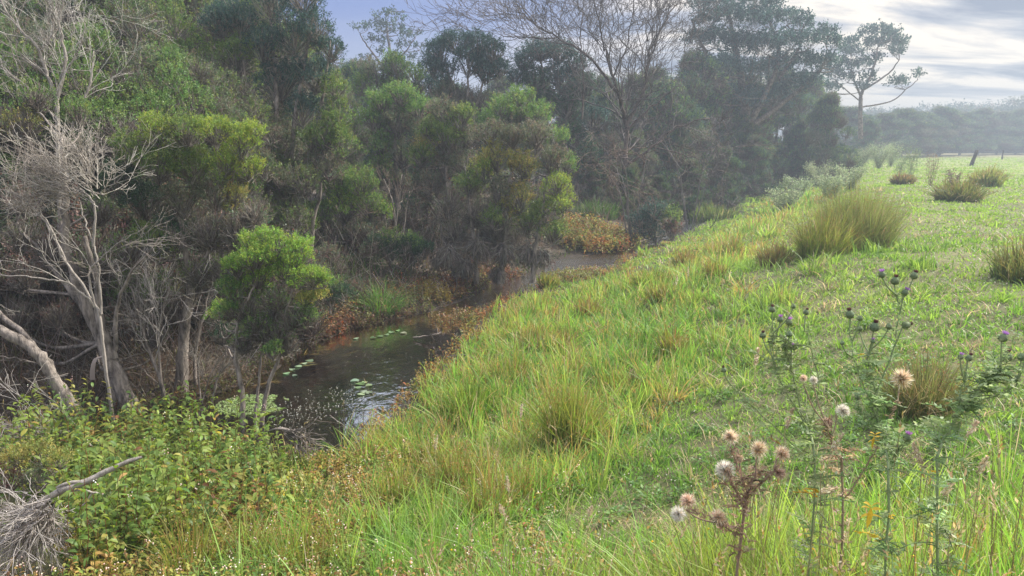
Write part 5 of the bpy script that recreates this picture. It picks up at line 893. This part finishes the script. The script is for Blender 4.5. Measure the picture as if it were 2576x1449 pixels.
def thistle(label, base, stems, heads, dp, green=True, leafn=150, ll=.085, grp=None):
    b = D(base[0]+(base[0]-2200)*.1, 1560, dp); b[2] = gz(b[0], b[1])-.03; root = tag(empty('thistle', b), label, 'thistle', grp); m = MB(); ml = MB()
    sc_ = (.24, .30, .15) if green else (.26, .19, .13); S = []; MAIN = []
    for P, r0, r1 in stems:
        Q = [D(q[0], q[1], q[2] if len(q) > 2 else dp) if i_ or P[0] != 'base' else b for i_, q in enumerate(P)]
        s_ = spline(Q, 7, .004); MAIN += list(s_[:len(s_)//2+1]) if P[0] != 'base' else (list(s_)*2+[b*(1-q)+s_[7]*q for q in np.linspace(.15, 1, 40)]); rr = np.linspace(r0, r1, len(s_))*.52; tube(m, s_, rr, sc_, 6, wob=.3); ns_ = len(s_)*10; q_ = rng.integers(0, len(s_), ns_); leaves(ml, s_[q_]+rng.normal(0, .004, (ns_, 3)), unit(rng.normal(0, 1, (ns_, 3))), .014, .0016, pick(TG if green else [(.3, .22, .15)], ns_)); S += list(zip(s_, rr))
    SP = np.array([q[0] for q in S])
    for hx in heads:
        px, py, rp, tp = hx[:4]; up = np.array(hx[4] if len(hx) > 4 else (0, 0, 1.0), float); dd_ = (hx[5] if len(hx) > 5 else dp)+rng.uniform(-.04, .04); c = D(px, py, dd_); R0 = rp*(.8 if green else 1)/ppm(dd_)
        dist = np.linalg.norm(SP-(c-np.array([0, 0, .07])), axis=1)+np.maximum(0, SP[:, 2]-c[2]+.03)*4; p0 = SP[int(np.argmin(dist))]; e_ = c-unit(up)*R0*1.0
        s_ = spline([p0, p0*.4+e_*.6-np.array([0, 0, .1])*np.linalg.norm(e_-p0), e_], 6); tube(m, s_, np.linspace(.0026, .002, len(s_)), sc_, 5, wob=.15); S += [(q, .003) for q in s_[3:]]
        if green: head_green(root, c, up, R0, tp)
        else: head_dry(root, c, up, R0, tp)
    SP = np.array(MAIN)
    # spiny lobed leaves: a midrib with pairs of pointed lobes
    for k in range(leafn):
        p0 = SP[random.randrange(len(SP))]+rng.normal(0, .012, 3); a_ = random.random()*6.28; u_ = unit(np.array([math.cos(a_), math.sin(a_), random.uniform(.0, .9)])); L_ = ll*random.uniform(.5, 1.5)*(1.6 if p0[2] < b[2]+.35 else .75)
        nl_ = 6; t_ = np.linspace(0, 1, nl_); rib = p0+u_*(t_*L_)[:, None]+np.array([0, 0, -1])*(t_**2*L_*.35)[:, None]; sd_ = unit(np.cross(u_, [0, 0, 1.0])); c_ = pick(TG if green else [(.34, .25, .16), (.42, .32, .22), (.24, .17, .11)], 1)[0]
        if green and random.random() < .02: c_ = np.array([.5, .38, .05])
        twigs(ml, rib[:-1], rib[1:], .0022, .0016, np.tile(c_*1.1, (nl_-1, 1)), 0)
        for sg in (-1, 1):
            uu = unit(sd_*sg+u_*.6+rng.normal(0, .2, (nl_-1, 3))); leaves(ml, rib[:-1], uu, L_*.34*(1.1-t_[:-1]*.6), L_*.055, np.tile(c_, (nl_-1, 1)))
        leaves(ml, rib[-1:], u_[None]-np.array([[0, 0, .4]]), L_*.2, L_*.03, c_[None])
    m.build('stem', M_twig, root, False, b); ml.build('leaves', M_grass, root, False, b)
dpt = 2.15
thistle('tall green thistle with a loose spray of small purple and brown heads, leftmost living one', (2040, 1330, 1.4),
 [(['base', (2050, 1200, 2.1), (2020, 1050), (1990, 930), (1975, 860)], .007, .004), ([(2022, 1060), (1960, 950), (1945, 870), (1942, 820)], .004, .003), ([(2030, 1090), (2060, 980), (2040, 880), (2030, 820)], .004, .003), ([(2040, 1160), (1900, 1030), (1840, 970)], .004, .003)],
 [(1943, 778, 10, 'b'), (1963, 803, 10, 'p', (0, 0, 1)), (1985, 810, 11, 'p', (.1, 0, 1)), (1996, 770, 8, 'n'), (2028, 785, 9, 'b', (.3, 0, 1)), (1919, 843, 10, 'b'), (1939, 858, 10, 'b', (.5, 0, -.6)), (1986, 840, 10, 'n'), (1993, 872, 8, 'p', (.2, 0, 1)), (1973, 868, 8, 'n'), (1821, 930, 9, 'b', (-.2, 0, 1))], 2.3, ll=.085)
thistle('tall green thistle in the middle with the most round spiny heads', (2230, 1350, 1.4),
 [(['base', (2235, 1230, 2.0), (2215, 1080), (2195, 960), (2180, 880)], .008, .004), ([(2200, 1000), (2240, 900), (2262, 800), (2262, 740)], .005, .003), ([(2210, 1060), (2160, 930), (2140, 830)], .004, .003), ([(2230, 1180), (2260, 1130), (2285, 1120)], .004, .003), ([(2222, 1100), (2170, 1040), (2155, 1010)], .0035, .003)],
 [(2219, 690, 11, 'p', (-.2, 0, 1)), (2252, 706, 13, 'b', (.1, 0, 1)), (2300, 693, 12, 'b', (.3, 0, 1)), (2277, 735, 11, 'p', (.5, 0, 1)), (2138, 790, 14, 'b', (-.2, 0, 1)), (2163, 800, 9, 'n'), (2200, 822, 15, 'b', (.15, 0, 1)), (2163, 826, 9, 'n'), (2236, 820, 10, 'n'), (2280, 818, 13, 'b', (1, 0, .35)), (2196, 858, 7, 'p'), (2119, 862, 7, 'n'), (2157, 998, 8, 'n'), (2282, 1100, 14, 'p', (.2, 0, 1)), (2257, 1124, 8, 'n')], 2.15)
thistle('green thistle leaning right with one large open purple bloom, at the right edge', (2380, 1330, 1.4),
 [(['base', (2360, 1200, 1.95), (2390, 1080), (2460, 980), (2520, 930)], .008, .005), ([(2400, 1070), (2420, 980), (2430, 920)], .005, .003), ([(2480, 960), (2520, 920), (2530, 880)], .005, .003), ([(2430, 1020), (2520, 990), (2560, 970)], .004, .003)],
 [(2524, 849, 14, 'p', (.3, 0, 1)), (2534, 896, 16, 'b', (0, 0, 1)), (2570, 897, 13, 'n'), (2438, 900, 11, 'b', (.4, 0, 1)), (2417, 897, 9, 'p', (.2, 0, 1)), (2554, 952, 14, 'n', (0, 0, 1)), (2590, 860, 12, 'b')], 2.05)
thistle('dead brown thistle carrying a cluster of fluffy straw coloured seed heads and one white one', (1860, 1440, 1.4),
 [(['base', (1865, 1340, 2.0), (1880, 1250), (1900, 1180)], .009, .005), ([(1880, 1250), (1930, 1200), (1960, 1170)], .005, .003), ([(1875, 1280), (1840, 1210), (1830, 1180)], .005, .003), ([(1865, 1350), (1780, 1300), (1730, 1280)], .005, .003), ([(1868, 1330), (1820, 1320), (1808, 1310)], .005, .003), ([(1880, 1240), (1850, 1160), (1842, 1120)], .004, .003)],
 [(1838, 1100, 21, 'd', (-.1, -.3, 1)), (1908, 1132, 25, 'd', (0, -.5, 1)), (1966, 1142, 22, 'd', (.2, -.8, .6)), (1858, 1150, 19, 'c', (0, -.2, -.4)), (1824, 1183, 26, 'w', (-.5, -.4, 1)), (1960, 1190, 22, 'c', (.6, 0, -.2)), (1730, 1262, 22, 'd', (.1, 0, 1)), (1707, 1292, 21, 'w', (-.6, -.4, -.4)), (1808, 1303, 23, 'd', (0, -.5, 1))], 2.0, False, 105, .05)
thistle('dead brown thistle stalk with three open straw coloured heads, tallest of the withered pair', (2130, 1340, 1.4),
 [(['base', (2120, 1230, 2.2), (2095, 1130), (2085, 1080)], .008, .004), ([(2130, 1250, 2.2), (2210, 1120), (2260, 1000)], .005, .004)],
 [(2083, 1060, 20, 'c', (-.3, -.1, -.5)), (2120, 1034, 18, 'w', (.5, -.3, .6)), (2268, 955, 27, 'd', (0, -.3, 1)), (2021, 953, 11, 'd'), (2047, 957, 11, 'w')], 2.2, False, 60, .055)
# single yellowed jagged leaf and a tuft of tall seeding grasses among the thistles
def yleaf(px, py, dp, s, lab):
    c = D(px, py, dp); r = tag(empty('dead_leaf', c), lab, 'leaf'); m = MB(); L_ = s/ppm(dp)
    rib = np.array([[0, 0, .5], [.05, 0, .15], [0, -.02, -.2], [-.1, 0, -.75]])*L_; big_leaves(m, rib[:1]*0+np.array([[0, 0, .3*L_]]), np.array([[-.15, -.1, -1]]), L_, L_*.14, (.62, .42, .05), 0)
    for dx, dz, q in [(-.8, .5, .2), (.85, .35, .15), (-.5, -.1, -.05), (.6, -.05, -.1), (.7, .8, .3), (-.7, .9, .3)]: big_leaves(m, np.array([[0, 0, q*L_]]), unit(np.array([[dx, -.1, dz*.6]])), L_*.5, L_*.09, (.6, .40, .05), .2)
    m.build('blade', M_flat, r)
yleaf(2190, 1290, 1.95, 62, 'jagged golden yellow withered thistle leaf hanging in the grass among the thistles')
yleaf(2200, 1105, 2.1, 40, 'smaller yellow withered leaf on the stems above the jagged golden one')
SH = 'straw coloured plume of seeding grass nodding among the thistle stems'
for px, py, dp, ln_, up in [(1975, 1080, 2.3, .07, (.3, 0, 1)), (2085, 1160, 2.1, .09, (.4, 0, 1)), (2060, 1240, 2.0, .05, (1, 0, .3)), (2320, 1170, 2.0, .07, (-.5, 0, 1)), (2465, 1190, 2.1, .05, (.3, 0, 1)), (2370, 1250, 2.1, .06, (.5, 0, 1)), (2430, 1100, 2.3, .06, (.6, 0, 1)), (1900, 920, 2.9, .07, (.1, 0, 1)), (1310, 1050, 4.2, .08, (.1, 0, 1)), (1280, 1240, 3.3, .08, (-.1, 0, 1)), (1095, 1130, 4.4, .09, (.15, 0, 1)), (1700, 720, 6.5, .1, (.1, 0, 1)), (1730, 700, 6.8, .1, (0, 0, 1)), (1270, 1300, 3.1, .06, (-.4, 0, 1)), (1480, 1300, 3.1, .05, (.3, 0, 1)), (2290, 560, 8, .1, (0, 0, 1))]:
    c = D(px, py, dp); g_ = np.array([c[0]-up[0]*.05, c[1], gz(c[0], c[1])-.02]); r = tag(empty('grass_plume', g_), SH if px > 1850 and py > 1000 else 'straw coloured plume of seeding grass standing over the bank and paddock grass', 'grass plume', 'seeding grass plumes among the thistles' if px > 1850 and py > 1000 else 'seeding grass plumes over the grass'); m = MB(); u_ = unit(np.array(up, float))
    s_ = spline([g_, g_*.5+c*.5, c], 6); tube(m, s_-g_, np.full(len(s_), .0014), (.30, .28, .12), 4); m.build('stalk', M_twig, r); m2 = MB(); n = 130; t_ = rng.random((n, 1)); wd = .009*np.sin(np.pi*np.clip(t_*.9+.08, 0, 1))
    leaves(m2, c-g_+u_*t_*ln_+rng.normal(0, 1, (n, 3))*wd*.6, unit(u_+rng.normal(0, .4, (n, 3))), .012, .0022, pick([(.55, .47, .32), (.45, .37, .24), (.62, .55, .42)], n)); m2.build('plume', M_flat, r)
# twiggy dried flower stalks near the bottom centre
def dried(px, py, z0, n, h, lab):
    c = G(px, py, z0); c[2] = gz(c[0], c[1])-.02; r = tag(empty('dried_weed', c), lab, 'weed'); m = MB(); tips = MB()
    for k in range(n):
        p0 = rng.normal(0, .09, 3)*np.array([1, 1, 0]); bare(m, p0, unit(rng.normal(0, .3, 3)+np.array([0, 0, 1])), h*random.uniform(.3, .5), .0025, 2, random.choice([(.2, .16, .1), (.16, .15, .08)]), .4, .1, .75, (2, 3), minr=.0013)
    P = np.concatenate([q[-3:] for q in m.v])[::2]; P = P[P[:, 2] > h*.5]; balls(tips, P, .006, pick([(.55, .48, .40), (.42, .33, .26)], len(P))); m.build('stems', M_twig, r); tag(tips.build('seed_heads', M_flat, r), kind='stuff')
dried(1350, 1390, 1.15, 22, .4, 'wiry brown dried weed with tiny pale buds in the bottom centre grass')
dried(1420, 1330, 1.2, 12, .36, 'smaller wiry dried weed with pale buds behind the bottom centre one')
dried(1230, 1370, 1.05, 10, .3, 'thin dried weed to the left of the wiry bottom centre ones')
# wooden fence posts in the paddock
def post(px, py, z0, h, r_, lean, lab):
    c = G(px, py, z0); c[2] = gz(c[0], c[1])-.1; root = tag(empty('fence_post', c), lab, 'post', None); m = MB(); s_ = spline([[0, 0, 0], [lean*.5, 0, h*.5], [lean, 0, h]], 4); tube(m, s_, np.linspace(r_, r_*.85, len(s_)), (.35, .33, .32), 8, wob=.12); m.build('timber', M_bark, root, True)
    m2 = MB(); 
    for zz_ in (.45, .8): balls(m2, np.array([[lean*zz_-r_*1.02, -r_*.5, h*zz_]]), .02, (.25, .24, .23))
    m2.build('staple', M_twig, root)
post(2442, 418, 1.4, 1.25, .14, .35, 'weathered grey timber post leaning right in the far paddock')
post(2520, 402, 1.4, 1.1, .08, .05, 'thin distant grey post right of the leaning post')

# ------------------------------------------------------------------ the air: haze volume added in place of veiling lens glare
mh = bpy.data.materials.new('haze'); mh.use_nodes = True; t = mh.node_tree; t.nodes.clear(); o = t.nodes.new('ShaderNodeOutputMaterial'); pv = t.nodes.new('ShaderNodeVolumePrincipled')
pv.inputs['Density'].default_value = .0050; pv.inputs['Color'].default_value = (.40, .46, .53, 1); pv.inputs['Anisotropy'].default_value = .35; t.links.new(pv.outputs[0], o.inputs['Volume'])
mb = MB(); x0, x1, y0, y1, z0_, z1 = -335, 335, -40, 430, -1.6, 16.5; mb.add([[x0, y0, z0_], [x1, y0, z0_], [x1, y1, z0_], [x0, y1, z0_], [x0, y0, z1], [x1, y0, z1], [x1, y1, z1], [x0, y1, z1]], np.array([[0, 3, 2, 1], [4, 5, 6, 7], [0, 1, 5, 4], [1, 2, 6, 5], [2, 3, 7, 6], [3, 0, 4, 7]]), (1, 1, 1))
tag(mb.build('haze', mh), kind='stuff')
tot = sum(len(o.data.polygons) for o in C.objects if o.type == 'MESH'); print('POLYS', tot, len(C.objects))
